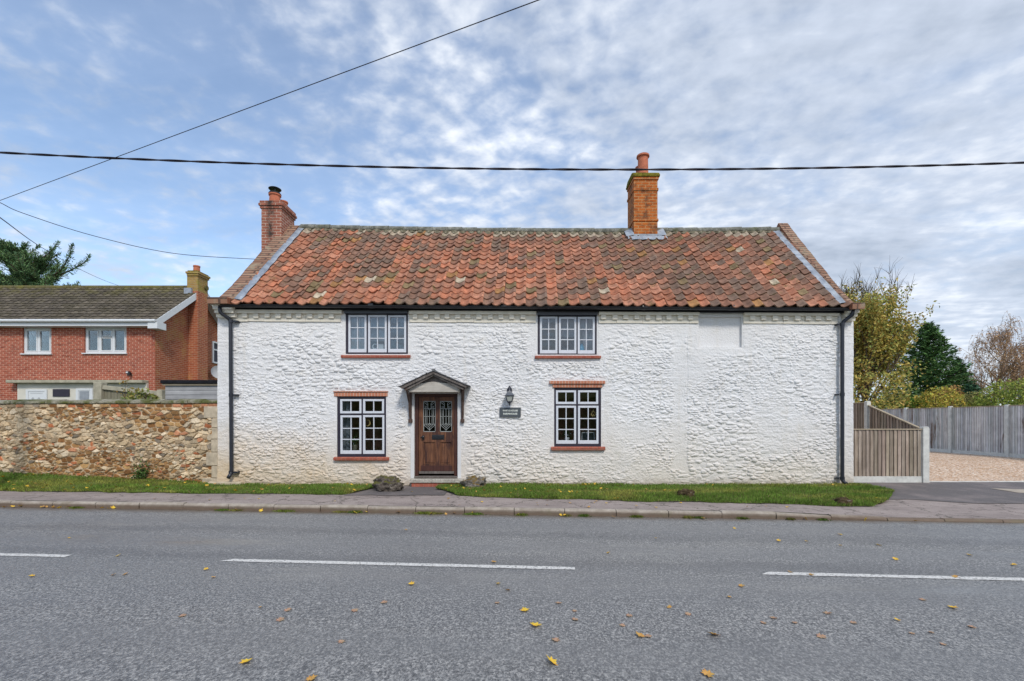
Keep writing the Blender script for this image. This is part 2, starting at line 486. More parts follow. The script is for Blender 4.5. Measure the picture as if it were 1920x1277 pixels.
def mk_gravel():
    t = NT('gravel', 0.85, 0.25)
    w = t.coord('World')
    col = t.voro(w, 26, out='Color'); s_ = t.sep(col)
    c = t.ramp(s_[0], [(0.0, (0.28, 0.15, 0.085)), (0.3, (0.55, 0.35, 0.22)), (0.6, (0.74, 0.54, 0.39)), (0.85, (0.80, 0.66, 0.52)), (1.0, (0.86, 0.80, 0.72))])
    c = t.mix(t.mr(t.noise(w, 1.0, 6, 0.65), 0.45, 0.7, 0, 0.35), c, (0.42, 0.27, 0.16))
    t.color(c); t.bump(t.math('MULTIPLY', t.voro(w, 26), -1.0), 0.9, 0.03)
mk_gravel()
def mk_paint():
    t = NT('road_paint', 0.6, 0.4)
    w = t.coord('World')
    c = t.ramp(t.noise(w, 34, 5, 0.75), [(0.38, (0.15, 0.15, 0.152)), (0.47, (0.62, 0.61, 0.585)), (0.8, (0.78, 0.77, 0.74))])
    t.color(c); t.bump(t.voro(w, 85), 0.4, 0.005)
mk_paint()
m_plain('kerb_concrete', (0.42, 0.365, 0.30), 0.85, 0.2, 0.28, 5, bump=0.4)
def mk_kerb():                                     # road splash on the lower face
    t = NT('kerb_stone', 0.85, 0.2)
    w = t.coord('World')
    c = t.ramp(t.noise(w, 6, 6, 0.65), [(0.3, (0.27, 0.23, 0.19)), (0.7, (0.47, 0.42, 0.36))])
    f = t.mr(t.math('ADD', t.sep(w)[2], t.math('MULTIPLY', t.noise(t.coord('World', loc=(3, 0, 0)), 3.5, 6, 0.7), -0.06)), 0.0, 0.06, 0.85, 0.0)
    c = t.mix(f, c, (0.15, 0.105, 0.075))
    c = t.mix(t.mr(t.noise(t.coord('World', loc=(0, 5, 0)), 1.8, 6, 0.7), 0.55, 0.68, 0, 0.6), c, (0.19, 0.17, 0.11))
    t.color(c); t.bump(t.noise(w, 30, 5), 0.5, 0.01)
mk_kerb()
def mk_ground():
    t = NT('ground_grass', 0.9, 0.15)
    w = t.coord('World')
    c = t.ramp(t.noise(w, 3, 8, 0.7), [(0.3, (0.045, 0.075, 0.018)), (0.7, (0.11, 0.15, 0.04))])
    t.color(c); t.bump(t.noise(w, 25, 5), 0.6, 0.05)
    t = NT('verge_soil', 0.95, 0.1)
    w = t.coord('World')
    c = t.ramp(t.noise(w, 14, 8, 0.7), [(0.3, (0.07, 0.10, 0.022)), (0.55, (0.13, 0.17, 0.045)), (0.75, (0.17, 0.14, 0.07))])
    t.color(c); t.bump(t.noise(w, 50, 5), 0.7, 0.03)
mk_ground()
def mk_whitewall():
    t = NT('limewashed_flint', 0.85, 0.2)
    w = t.coord('World')
    z = t.sep(w)[2]; x = t.sep(w)[0]
    c = t.ramp(t.noise(w, 2.2, 7, 0.6), [(0.3, (0.755, 0.742, 0.735)), (0.7, (0.80, 0.80, 0.81))])
    # damp, ochre staining near the foot (stronger at the left end) and creamy limewash patches
    n1 = t.noise(w, 1.1, 7, 0.68)
    low = t.mr(t.math('ADD', z, t.math('MULTIPLY', n1, -1.9)), -0.62, 0.85, 1.0, 0.0)
    left = t.mr(x, -7.0, -0.5, 0.95, 0.34)
    c = t.mix(t.math('MULTIPLY', low, left), c, (0.64, 0.475, 0.28))
    c = t.mix(t.mr(t.noise(t.coord('World', loc=(11, 0, 4)), 0.75, 6, 0.6), 0.42, 0.68, 0, 0.5), c, (0.70, 0.69, 0.69))
    runs = t.noise(t.coord('World', scale=(7, 7, .45)), 1.0, 4, 0.6)
    c = t.mix(t.mr(runs, 0.58, 0.74, 0, 0.35), c, (0.64, 0.595, 0.53))
    foot = t.mr(t.math('ADD', z, t.math('MULTIPLY', t.noise(w, 6, 5, 0.7), -0.35)), -0.05, 0.14, 0.6, 0.0)
    c = t.mix(foot, c, (0.36, 0.29, 0.21))
    c = t.mix(t.mr(t.noise(w, 1.7, 6, 0.7, 0.3), 0.56, 0.75, 0, 0.6), c, (0.66, 0.62, 0.55))
    c = t.mix(t.mr(t.noise(w, 21, 5, 0.7), 0.58, 0.8, 0, 0.35), c, (0.48, 0.455, 0.43))
    t.color(c)
    t.bump(t.noise(w, 24, 7, 0.7), 0.8, 0.03)
mk_whitewall()
m_plain('cream_limewash', (0.74, 0.69, 0.59), 0.85, 0.2, 0.10, 6, bump=0.3)
m_plain('white_render', (0.68, 0.675, 0.68), 0.85, 0.2, 0.06, 4, bump=0.25)
m_plain('black_gloss', (0.012, 0.012, 0.016), 0.32, 0.5, 0.2, 6)
m_plain('downpipe_paint', (0.020, 0.022, 0.032), 0.38, 0.5, 0.2, 6)
m_plain('dark_frame_paint', (0.028, 0.024, 0.040), 0.5, 0.4, 0.2, 12)
m_plain('white_gloss_paint', (0.62, 0.645, 0.70), 0.42, 0.4, 0.05, 14)
m_plain('upvc_white', (0.68, 0.70, 0.72), 0.35, 0.4, 0.03, 8)
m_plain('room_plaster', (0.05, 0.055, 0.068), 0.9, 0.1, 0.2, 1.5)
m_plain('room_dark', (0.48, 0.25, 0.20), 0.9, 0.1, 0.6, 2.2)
m_plain('curtain_grey', (0.30, 0.325, 0.36), 0.9, 0.1, 0.15, 10)
m_plain('sky_reflection_net', (0.19, 0.215, 0.25), 0.9, 0.1, 0.12, 10)  # grey-blue of the reflected sky, put into a cloth colour
m_plain('gold_paint', (0.85, 0.58, 0.20), 0.35, 0.5, 0.15, 20)
m_plain('blue_glaze', (0.02, 0.33, 0.55), 0.2, 0.6, 0.2, 20)
m_plain('white_glaze', (0.75, 0.75, 0.74), 0.3, 0.5, 0.06, 20)
m_plain('terracotta', (0.46, 0.15, 0.085), 0.8, 0.25, 0.25, 8, bump=0.3)
m_plain('slate_sign', (0.075, 0.088, 0.10), 0.6, 0.3, 0.12, 30)
m_plain('sign_letters', (0.82, 0.86, 0.80), 0.5, 0.3, 0.02, 30)
m_plain('lamp_metal', (0.030, 0.032, 0.048), 0.38, 0.5, 0.3, 30)
m_plain('lamp_roof', (0.10, 0.11, 0.13), 0.4, 0.5, 0.2, 30)
m_plain('iron_black', (0.012, 0.014, 0.018), 0.4, 0.5, 0.2, 30)
m_plain('lead_came', (0.36, 0.38, 0.37), 0.5, 0.4, 0.1, 40)
m_plain('concrete_post', (0.60, 0.60, 0.565), 0.85, 0.2, 0.16, 7, bump=0.3)
m_plain('cable_black', (0.016, 0.012, 0.020), 0.6, 0.3, 0.2, 4)
m_plain('step_concrete', (0.44, 0.41, 0.36), 0.9, 0.2, 0.45, 26, bump=0.5)
m_plain('quoin_stone', (0.50, 0.42, 0.31), 0.9, 0.15, 0.25, 7, bump=0.5)
m_plain('cream_panel', (0.66, 0.63, 0.55), 0.7, 0.3, 0.06, 4)
m_plain('weathered_trim', (0.40, 0.37, 0.28), 0.8, 0.2, 0.25, 6)
m_plain('felt_black', (0.014, 0.014, 0.018), 0.9, 0.2, 0.4, 9)
m_plain('dish_grey', (0.42, 0.43, 0.45), 0.5, 0.4, 0.06, 9)
m_glass('window_glass', 0.06)
m_glass('upper_glass', 0.06)
m_glass('door_glass', 0.03, (0.35, 0.36, 0.42))
def mk_lead():
    t = NT('lead_sheet', 0.55, 0.4)
    w = t.coord('World')
    c = t.ramp(t.noise(w, 5, 7, 0.65, 0.6), [(0.28, (0.15, 0.175, 0.22)), (0.5, (0.28, 0.315, 0.37)), (0.7, (0.43, 0.47, 0.52))])
    t.color(c); t.bump(t.noise(w, 6, 4), 0.4, 0.03)
mk_lead()
def mk_pantile():
    t = NT('pantile', 0.8, 0.25)
    w = t.coord('World')
    c = t.attr()
    c = t.mix(1.0, c, t.mr(t.noise(w, 9, 6, 0.65), 0.3, 0.72, 0.62, 1.35), 'MULTIPLY')
    c = t.mix(t.mr(t.noise(w, 34, 4, 0.7), 0.53, 0.70, 0, 0.7), c, (0.10, 0.078, 0.055))
    c = t.mix(t.mr(t.noise(t.coord('World', loc=(4, 2, 7)), 48, 3, 0.7), 0.68, 0.76, 0, 0.75), c, (0.46, 0.43, 0.33))
    c = t.mix(t.mr(t.noise(t.coord('World', loc=(1, 9, 3)), 2.6, 7, 0.80), 0.57, 0.68, 0, 0.85), c, (0.105, 0.105, 0.03))
    t.color(c); t.bump(t.noise(w, 70, 5, 0.7), 0.5, 0.008)
mk_pantile()
def mk_ridge():
    t = NT('ridge_tile', 0.9, 0.2)
    w = t.coord('World')
    c = t.ramp(t.noise(w, 7, 7, 0.7), [(0.3, (0.07, 0.075, 0.06)), (0.52, (0.18, 0.18, 0.155)), (0.72, (0.36, 0.355, 0.31))])
    c = t.mix(t.mr(t.noise(w, 3.3, 6, 0.7), 0.58, 0.68, 0, 0.8), c, (0.10, 0.11, 0.03))
    t.color(c); t.bump(t.noise(w, 50, 5), 0.6, 0.01)
    t = NT('lichen_mortar', 0.95, 0.1)
    w = t.coord('World')
    c = t.ramp(t.noise(w, 16, 7, 0.75), [(0.3, (0.05, 0.042, 0.028)), (0.5, (0.19, 0.17, 0.12)), (0.7, (0.40, 0.38, 0.30))])
    t.color(c); t.bump(t.noise(w, 40, 5), 0.8, 0.02)
mk_ridge()
MOSS = (0.13, 0.125, 0.02)
m_brick('brick_orange', (0.42, 0.100, 0.018), (0.49, 0.140, 0.026), (0.48, 0.28, 0.13), 0.22, 0.088, 0.013, stain=((0.10, 0.048, 0.028), 3.0, 0.50, 0.75), dark=0.6)
m_brick('brick_chimney', (0.29, 0.095, 0.062), (0.37, 0.14, 0.09), (0.50, 0.37, 0.30), 0.225, 0.085, 0.013, stain=((0.07, 0.045, 0.04), 1.6, 0.58, 0.6))
m_brick('brick_coping', (0.27, 0.14, 0.09), (0.38, 0.24, 0.165), (0.085, 0.05, 0.04), 0.48, 0.125, 0.026, stain=((0.34, 0.31, 0.22), 3.5, 0.52, 0.6), dark=0.55)
m_brick('brick_coping_edge', (0.30, 0.11, 0.06), (0.36, 0.15, 0.08), (0.12, 0.07, 0.05), 0.085, 0.3, 0.010, stain=((0.24, 0.15, 0.05), 3.5, 0.55, 0.5))
m_brick('brick_sill', (0.36, 0.095, 0.065), (0.43, 0.14, 0.09), (0.40, 0.22, 0.16), 0.11, 0.2, 0.006)
m_brick('brick_lintel', (0.47, 0.17, 0.10), (0.54, 0.23, 0.14), (0.62, 0.46, 0.36), 0.075, 0.3, 0.008)
m_brick('brick_red', (0.32, 0.060, 0.032), (0.42, 0.098, 0.050), (0.56, 0.35, 0.26), 0.225, 0.075, 0.013, dark=0.6)
m_brick('brick_red_weathered', (0.33, 0.080, 0.038), (0.43, 0.125, 0.055), (0.48, 0.31, 0.21), 0.225, 0.075, 0.011, dark=0.4, stain=((0.46, 0.29, 0.10), 0.9, 0.53, 0.65))
m_brick('brick_lichen', (0.34, 0.19, 0.06), (0.42, 0.27, 0.09), (0.36, 0.30, 0.18), 0.225, 0.075, 0.010, stain=((0.30, 0.26, 0.05), 4, 0.48, 0.7))
m_wood('oak_door', (0.075, 0.030, 0.018), (0.27, 0.120, 0.060), 'z', 0.55, 34, spec=0.3, stain=((0.045, 0.020, 0.018), 1.3, 0.52))
m_wood('oak_frame', (0.045, 0.018, 0.016), (0.11, 0.042, 0.030), 'z', 0.5, 34, spec=0.35)
m_wood('oak_grey', (0.10, 0.085, 0.078), (0.25, 0.22, 0.20), 'z', 0.85, 30)
m_wood('canopy_brown', (0.055, 0.034, 0.030), (0.145, 0.098, 0.080), 'z', 0.8, 30)
m_wood('canopy_board', (0.40, 0.37, 0.33), (0.60, 0.56, 0.50), 'x', 0.85, 26)
m_wood('fence_board', (0.25, 0.195, 0.15), (0.52, 0.44, 0.365), 'z', 0.85, 26, attr=True)
m_wood('fence_board_grey', (0.47, 0.465, 0.465), (0.78, 0.775, 0.77), 'z', 0.85, 22, attr=True, stain=((0.16, 0.10, 0.065), 0.75, 0.56))
m_wood('fence_rail', (0.33, 0.27, 0.19), (0.50, 0.42, 0.31), 'x', 0.85, 20)
m_wood('shed_board', (0.30, 0.30, 0.31), (0.46, 0.46, 0.47), 'x', 0.85, 16)
m_wood('old_fence', (0.16, 0.145, 0.10), (0.30, 0.28, 0.20), 'z', 0.85, 18)
m_attr('rubble_stone', 0.9, 0.15, 0.28, 18, 0.6, 55, 0.012)
m_attr('grass_blade', 0.7, 0.2, 0.3, 3, 0, transl=0.25)
m_attr('foliage', 0.65, 0.25, 0.3, 1.2, 0, transl=0.22)
m_attr('needles', 0.7, 0.2, 0.3, 1.2, 0)
m_attr('fallen_leaf', 0.7, 0.25, 0.25, 40, 0.3, 90, 0.003, transl=0.1)
m_plain('bark', (0.10, 0.075, 0.055), 0.95, 0.1, 0.4, 10, bump=0.5)
m_plain('bark_pale', (0.26, 0.18, 0.12), 0.95, 0.1, 0.4, 10, bump=0.4)
m_plain('pole_wood', (0.12, 0.09, 0.07), 0.9, 0.1, 0.3, 8, bump=0.4)
def mk_rock(name, cols, moss, th):
    t = NT(name, 0.9, 0.2)
    w = t.coord('World')
    c = t.ramp(t.noise(w, 11, 8, 0.72), cols)
    nz = t.sep(t.n('ShaderNodeNewGeometry').outputs['Normal'])[2]
    f = t.math('ADD', t.math('MULTIPLY', nz, 0.22), t.noise(w, 5, 6, 0.65))
    c = t.mix(t.mr(f, th, th + 0.1, 0, 0.9), c, moss)
    c = t.mix(t.mr(t.noise(t.coord('World', loc=(3, 3, 3)), 9, 4, 0.6), 0.6, 0.68, 0, 0.7), c, (0.42, 0.38, 0.33))
    t.color(c); t.bump(t.noise(w, 24, 7, 0.75), 1.0, 0.04)
mk_rock('rock_flint', [(0.3, (0.035, 0.028, 0.022)), (0.5, (0.12, 0.10, 0.085)), (0.7, (0.28, 0.24, 0.20))], (0.12, 0.115, 0.025), 0.62)
mk_rock('rock_mossy', [(0.3, (0.05, 0.045, 0.04)), (0.5, (0.20, 0.18, 0.16)), (0.7, (0.36, 0.33, 0.30))], (0.20, 0.13, 0.03), 0.60)
mk_rock('rock_clod', [(0.3, (0.03, 0.022, 0.012)), (0.5, (0.085, 0.06, 0.03)), (0.7, (0.17, 0.13, 0.07))], (0.09, 0.10, 0.025), 0.78)
def mk_soot():                                     # the soot run below the pots of the left stack and its older, darker lower courses
    m = MATS['brick_chimney']; nt = m.node_tree; b = nt.nodes['Principled BSDF']
    old = b.inputs['Base Color'].links[0].from_socket
    t = NT.__new__(NT); t.m = m; t.nt = nt; t.bsdf = b; t.tc = nt.nodes.new('ShaderNodeTexCoord')
    w = t.coord('World'); x, y, z = t.sep(w)[0:3]
    band = t.mr(t.math('ABSOLUTE', t.math('ADD', x, 7.27)), 0.03, 0.16, 1.0, 0.0)
    run = t.math('MULTIPLY', band, t.mr(z, 6.9, 7.3, 0.0, 1.0))
    run = t.math('MULTIPLY', run, t.mr(t.noise(w, 5, 5, 0.7), 0.40, 0.58, 0.1, 0.95))
    c = t.mix(run, old, (0.045, 0.035, 0.03))
    c = t.mix(t.mr(z, 6.80, 6.86, 0.55, 0.0), c, (0.15, 0.055, 0.045))
    t.color(c)
mk_soot()
def mk_concrete_roof():
    t = NT('concrete_tile', 0.9, 0.2)
    w = t.coord('World')
    c = t.mix(1.0, t.attr(), t.mr(t.noise(w, 6, 6, 0.7), 0.3, 0.72, 0.6, 1.5), 'MULTIPLY')
    c = t.mix(t.mr(t.noise(w, 14, 5, 0.7), 0.62, 0.72, 0, 0.6), c, (0.33, 0.30, 0.25))
    z = t.sep(w)[2]
    c = t.mix(t.math('MULTIPLY', t.mr(z, 6.6, 7.7, 0.1, 1.0), t.mr(t.noise(w, 2.4, 6, 0.7), 0.42, 0.6, 0, 0.85)), c, (0.17, 0.155, 0.03))
    t.color(c); t.bump(t.noise(w, 40, 4), 0.4, 0.01)
mk_concrete_roof()
def mk_coping_moss():
    t = NT('mossy_coping', 0.95, 0.1)
    w = t.coord('World')
    c = t.ramp(t.noise(w, 9, 7, 0.7), [(0.3, (0.20, 0.185, 0.13)), (0.7, (0.46, 0.43, 0.34))])
    c = t.mix(t.mr(t.noise(w, 2.3, 7, 0.72), 0.44, 0.56, 0, 0.9), c, (0.11, 0.12, 0.03))
    t.color(c); t.bump(t.noise(w, 26, 6, 0.7), 1.0, 0.04)
mk_coping_moss()

# ------------------------------------------------------------------ the ground, road, pavement, verge
D = 11.22                                          # distance of the cottage front
def Yk(X): return 8.26 - 0.0785 * X                 # road edge at the kerb
def kerbz(X): return 0.10 - 0.072 * float(sstep(4.3, 6.6, np.array(X)))
def pav_z(X, Y):
    t = np.clip((Y - Yk(X)) / (11.2 - Yk(X)), 0, 1.4)
    kz = 0.10 - 0.072 * sstep(4.3, 6.6, X)
    return kz * (1 - t) + 0.085 * t
def grid(xs, ys, zf, name, mat, kind='structure', yfun=None):
    X, T = np.meshgrid(np.asarray(xs, float), np.asarray(ys, float))
    Y = T if yfun is None else yfun(X, T)
    Z = zf(X, Y)
    V = np.stack([X, Y, Z], -1).reshape(-1, 3)
    nx, ny = len(xs), len(ys)
    i = np.arange(ny - 1)[:, None] * nx + np.arange(nx - 1)[None, :]
    F = np.stack([i, i + 1, i + nx + 1, i + nx], -1).reshape(-1, 4)
    o = mesh_obj(name, V, F, MATS[mat], smooth=True)
    return tag(o, kind=kind)
def far_ground(X, Y):
    up = np.where(X < 0, sstep(11.6, 13.2, Y), sstep(12.6, 17.5, Y) * .9) * 0.30 * (1 - sstep(-7.0, -6.0, X) * (1 - sstep(8.0, 8.4, X)))
    return -0.09 + up + 0.0 * X
gx = np.concatenate([np.linspace(-900, -40, 12), np.linspace(-36, 36, 97), np.linspace(40, 900, 12)])
gy = np.concatenate([np.linspace(-300, -8, 8), np.linspace(-6, 30, 61), np.linspace(34, 1200, 14)])
grid(gx, gy, far_ground, 'ground', 'ground_grass')
rx = np.linspace(-70, 70, 141)
grid(rx, np.linspace(0, 1, 7), lambda X, Y: np.zeros_like(X) - 0.012 * ((Y - (5.2 - .07 * X)) / 2.85)**2, 'road', 'asphalt',
     yfun=lambda X, t: (2.35 - .072 * X) * (1 - t) + (8.27 - .0785 * X) * t)
# dashes of the centre line: 4 m marks and 2 m gaps
c0 = GP(425, 1050.5)
c1 = GP(1078, 1066.5)
du = Vector((c1[0] - c0[0], c1[1] - c0[1])); dash = du.length; du.normalize(); dn = Vector((-du.y, du.x))
mk = MB()
rng = random.Random(3)
for k in range(-6, 7):
    st = Vector(c0) + du * (k * dash * 1.497)
    pts = []
    n = 40
    for i in range(n + 1):
        p = st + du * (dash * i / n)
        e = 0.05
        a = p + dn * (e + rng.uniform(-.006, .006)) + du * (0.06 if i == 0 else 0); b = p - dn * (e + rng.uniform(-.006, .006)) - du * (0.06 if i == 0 else 0)
        zz = -0.012 * ((p.y - (5.2 - .07 * p.x)) / 2.85)**2 + 0.005
        pts.append(((a.x, a.y, zz), (b.x, b.y, zz)))
    V = [q for p in pts for q in p]
    mk.add(V, [(2*i, 2*i+1, 2*i+3, 2*i+2) for i in range(n)])
tag(mk.build('road_marking', MATS['road_paint']), kind='structure')
# near pavement strip behind the camera so the place goes on
grid(rx, np.linspace(0, 1, 5), lambda X, Y: np.zeros_like(X) + 0.06, 'near_pavement', 'pavement_tarmac',
     yfun=lambda X, t: (0.2 - .072 * X) * (1 - t) + (2.38 - .072 * X) * t)
# kerb
kb = MB()
x = -40.0
rng = random.Random(5)
while x < 14:
    L_ = 0.91
    a, b = x + 0.006, x + L_ - 0.006
    j = rng.uniform(-.008, .008)
    za, zb = kerbz(a) + j, kerbz(b) + j + rng.uniform(-.004, .004)
    ya, yb = Yk(a) + j, Yk(b) + j
    V = [(a, ya + .010, -.1), (b, yb + .010, -.1), (b, yb + .105, -.1), (a, ya + .105, -.1),
         (a, ya, za - .035), (b, yb, zb - .035), (a, ya + .022, za), (b, yb + .022, zb), (b, yb + .105, zb + .002), (a, ya + .105, za + .002)]
    kb.add(V, [(0, 1, 5, 4), (4, 5, 7, 6), (6, 7, 8, 9), (9, 8, 2, 3), (0, 4, 6, 9, 3), (1, 2, 8, 7, 5)])
    x += L_
tag(kb.build('kerb', MATS['kerb_stone']), kind='structure')
# pavement from the kerb to the house
grid(np.linspace(-40, 16, 225), np.linspace(0, 1, 25), lambda X, Y: pav_z(X, Y) - 0.004 + 0.006 * fbm(X * 1.3, Y * 1.3, 4), 'pavement', 'pavement_tarmac',
     yfun=lambda X, t: (Yk(X) + .104) * (1 - t) + 12.0 * t)
# darker tarmac apron before the drive
def apron_y(X, t):
    lo = 9.45 - 0.4 * sstep(8.2, 9.3, X) - 0.35 * sstep(9.3, 12, X) + 0.12 * (fbm(X * 2.1, X * 0 + 3, 8) - .5)
    return lo * (1 - t) + 11.98 * t
grid(np.linspace(6.9, 15.5, 90), np.linspace(0, 1, 18), lambda X, Y: pav_z(X, Y) + 0.005 + 0.006 * fbm(X * 1.3, Y * 1.3, 4), 'driveway_apron', 'apron_tarmac', yfun=apron_y)
# tarmac path to the front door
grid(np.linspace(-3.6, -1.45, 24), np.linspace(0, 1, 12), lambda X, Y: pav_z(X, Y) + 0.006 + 0.006 * fbm(X * 1.3, Y * 1.3, 4), 'door_path', 'apron_tarmac',
     yfun=lambda X, t: (9.75 + 0.12 * (fbm(X * 3, X * 0, 2) - .5)) * (1 - t) + (D - 0.03) * t)
# gravel drive
def drive_z(X, Y): return 0.10 + 0.28 * sstep(11.9, 16.5, Y) + 0.015 * fbm(X * 2, Y * 2, 6)
grid(np.linspace(8.6, 18.02, 60), np.linspace(11.96, 30, 90), drive_z, 'gravel_drive', 'gravel')
eb = MB()
for i in range(8):
    x0 = 10.82 + i * 0.915
    eb.box(x0, x0 + 0.905, 11.86, 11.955, 0.02, 0.112 + 0.004 * (i % 3))
tag(eb.build('drive_edging', MATS['concrete_post'], bevel=0.006), kind='structure')
grid(np.linspace(11.35, 12.75, 12), np.linspace(10.15, 10.75, 8), lambda X, Y: pav_z(X, Y) + 0.017, 'concrete_patch', 'kerb_concrete',
     yfun=lambda X, t: t + 0.10 * np.sin(X * 3.0))

# verges: turf sheets with blades of grass
VX = [-24, -11.7, -6.5, -3.3, -1.25, 1.5, 4.5, 6.8, 8.4]
VY = [10.9, 10.38, 10.02, 9.86, 9.66, 9.18, 8.80, 8.74, 8.70]
def edge_y(X): return np.interp(X, VX, VY) + 0.15 * (fbm(X * 1.9, X * 0 + 1.5, 31, 5) - .5) * 2
WALL_A, WALL_B = (-7.27, 11.30), (-21.0, 12.35)     # the garden wall's front line
def wall_y(X): return 11.30 + (X + 7.27) * (12.35 - 11.30) / (-21.0 + 7.27)
def verge_z(X, Y):
    rise = np.clip((-X - 6.6) / 6.0, 0, 1.3) * 0.27
    tt = np.clip((Y - edge_y(X)) / 1.7, 0, 1)
    return pav_z(X, Y) + 0.012 + 0.03 * sstep(0, 0.25, Y - edge_y(X)) + rise * sstep(0, 1, tt) + 0.02 * (fbm(X * 3, Y * 3, 12) - .4)
def verge_l(X, t):
    lo = edge_y(X); hi = np.where(X < -7.27, wall_y(X) + 0.06, D - 0.01)
    e = sstep(-3.75, -3.2, X)
    mid = (lo + hi) / 2 + .3
    lo = lo + (mid - lo) * e**2; hi = hi - (hi - mid) * e**3
    return lo * (1 - t) + hi * t
def verge_r(X, t):
    lo = edge_y(X); hi = np.where(X < 8.44, D - 0.01, D - 0.01 - (X - 8.44) * 0.8)
    e = np.sqrt(np.clip((X - 6.9) / 1.75, 0, 1)**2.6)
    e2 = 1 - sstep(-1.75, -1.05, X)
    lo = lo + (10.35 - lo) * e
    lo = lo + (hi - lo) * 0.55 * e2
    return lo * (1 - t) + np.maximum(hi, lo + .02) * t
grid(np.linspace(-24, -3.2, 210), np.linspace(0, 1, 16), verge_z, 'verge_ground', 'verge_soil', yfun=verge_l)
grid(np.linspace(-1.75, 8.65, 140), np.linspace(0, 1, 16), verge_z, 'verge_ground', 'verge_soil', yfun=verge_r)
def blades(name, X, Y, Z, hgt, wid, cols, label=None, cat=None, seed=1):
    r = np.random.default_rng(seed); n = len(X)
    a = r.uniform(0, 2*np.pi, n); lean = r.uniform(0.1, 0.9, n) * hgt; b = r.uniform(0, 2*np.pi, n)
    dx = np.cos(a) * wid / 2; dy = np.sin(a) * wid / 2
    v0 = np.stack([X - dx, Y - dy, Z - 0.01], -1); v1 = np.stack([X + dx, Y + dy, Z - 0.01], -1)
    v2 = np.stack([X + np.cos(b) * lean * .35 + dx * .7, Y + np.sin(b) * lean * .35 + dy * .7, Z + hgt * .6], -1)
    v3 = np.stack([X + np.cos(b) * lean, Y + np.sin(b) * lean, Z + hgt], -1)
    V = np.stack([v0, v1, v2, v3], 1).reshape(-1, 3)
    F = (np.arange(n) * 4)[:, None] + np.array([0, 1, 2, 3])
    return mesh_obj(name, V, F, MATS['grass_blade'], cols=np.repeat(cols, 4, 0), uv=False)
def grass(name, n, x0, x1, yf, seed, label):
    r = np.random.default_rng(seed)
    X = r.uniform(x0, x1, n); t = r.uniform(0, 1, n); t = np.where(r.random(n) < .12, t * .08, t)
    Y = yf(X, t) + r.normal(0, .012, n)
    Z = verge_z(X, Y)
    pn = fbm(X * 1.6, Y * 1.6, 5)
    keep = r.random(n) < np.clip(-.10 + 2.1 * pn, .05, 1)
    X, Y, Z, pn = X[keep], Y[keep], Z[keep], pn[keep]
    m = len(X)
    h = r.uniform(.02, .058, m) * (0.6 + pn)
    yel = sstep(.45, .8, fbm(X * 0.9 + 9, Y * 2 + 4, 51))
    base = np.array([.145, .235, .040])[None] * (1 - yel[:, None]) + np.array([.32, .32, .075])[None] * yel[:, None]
    cols = base * r.uniform(.55, 1.5, (m, 1))
    dry = r.random(m) < .07
    cols[dry] = np.array([.26, .21, .10]) * r.uniform(.7, 1.2, (dry.sum(), 1))
    o = blades(name, X, Y, Z, h, r.uniform(.006, .011, m), cols, seed=seed)
    return tag(o, label, 'grass', kind='stuff')
grass('grass', 62000, -20, -3.2, verge_l, 11, 'short green grass along the verge below the stone wall')
grass('grass', 60000, -1.75, 8.6, verge_r, 12, 'short green grass of the verge right of the front door')
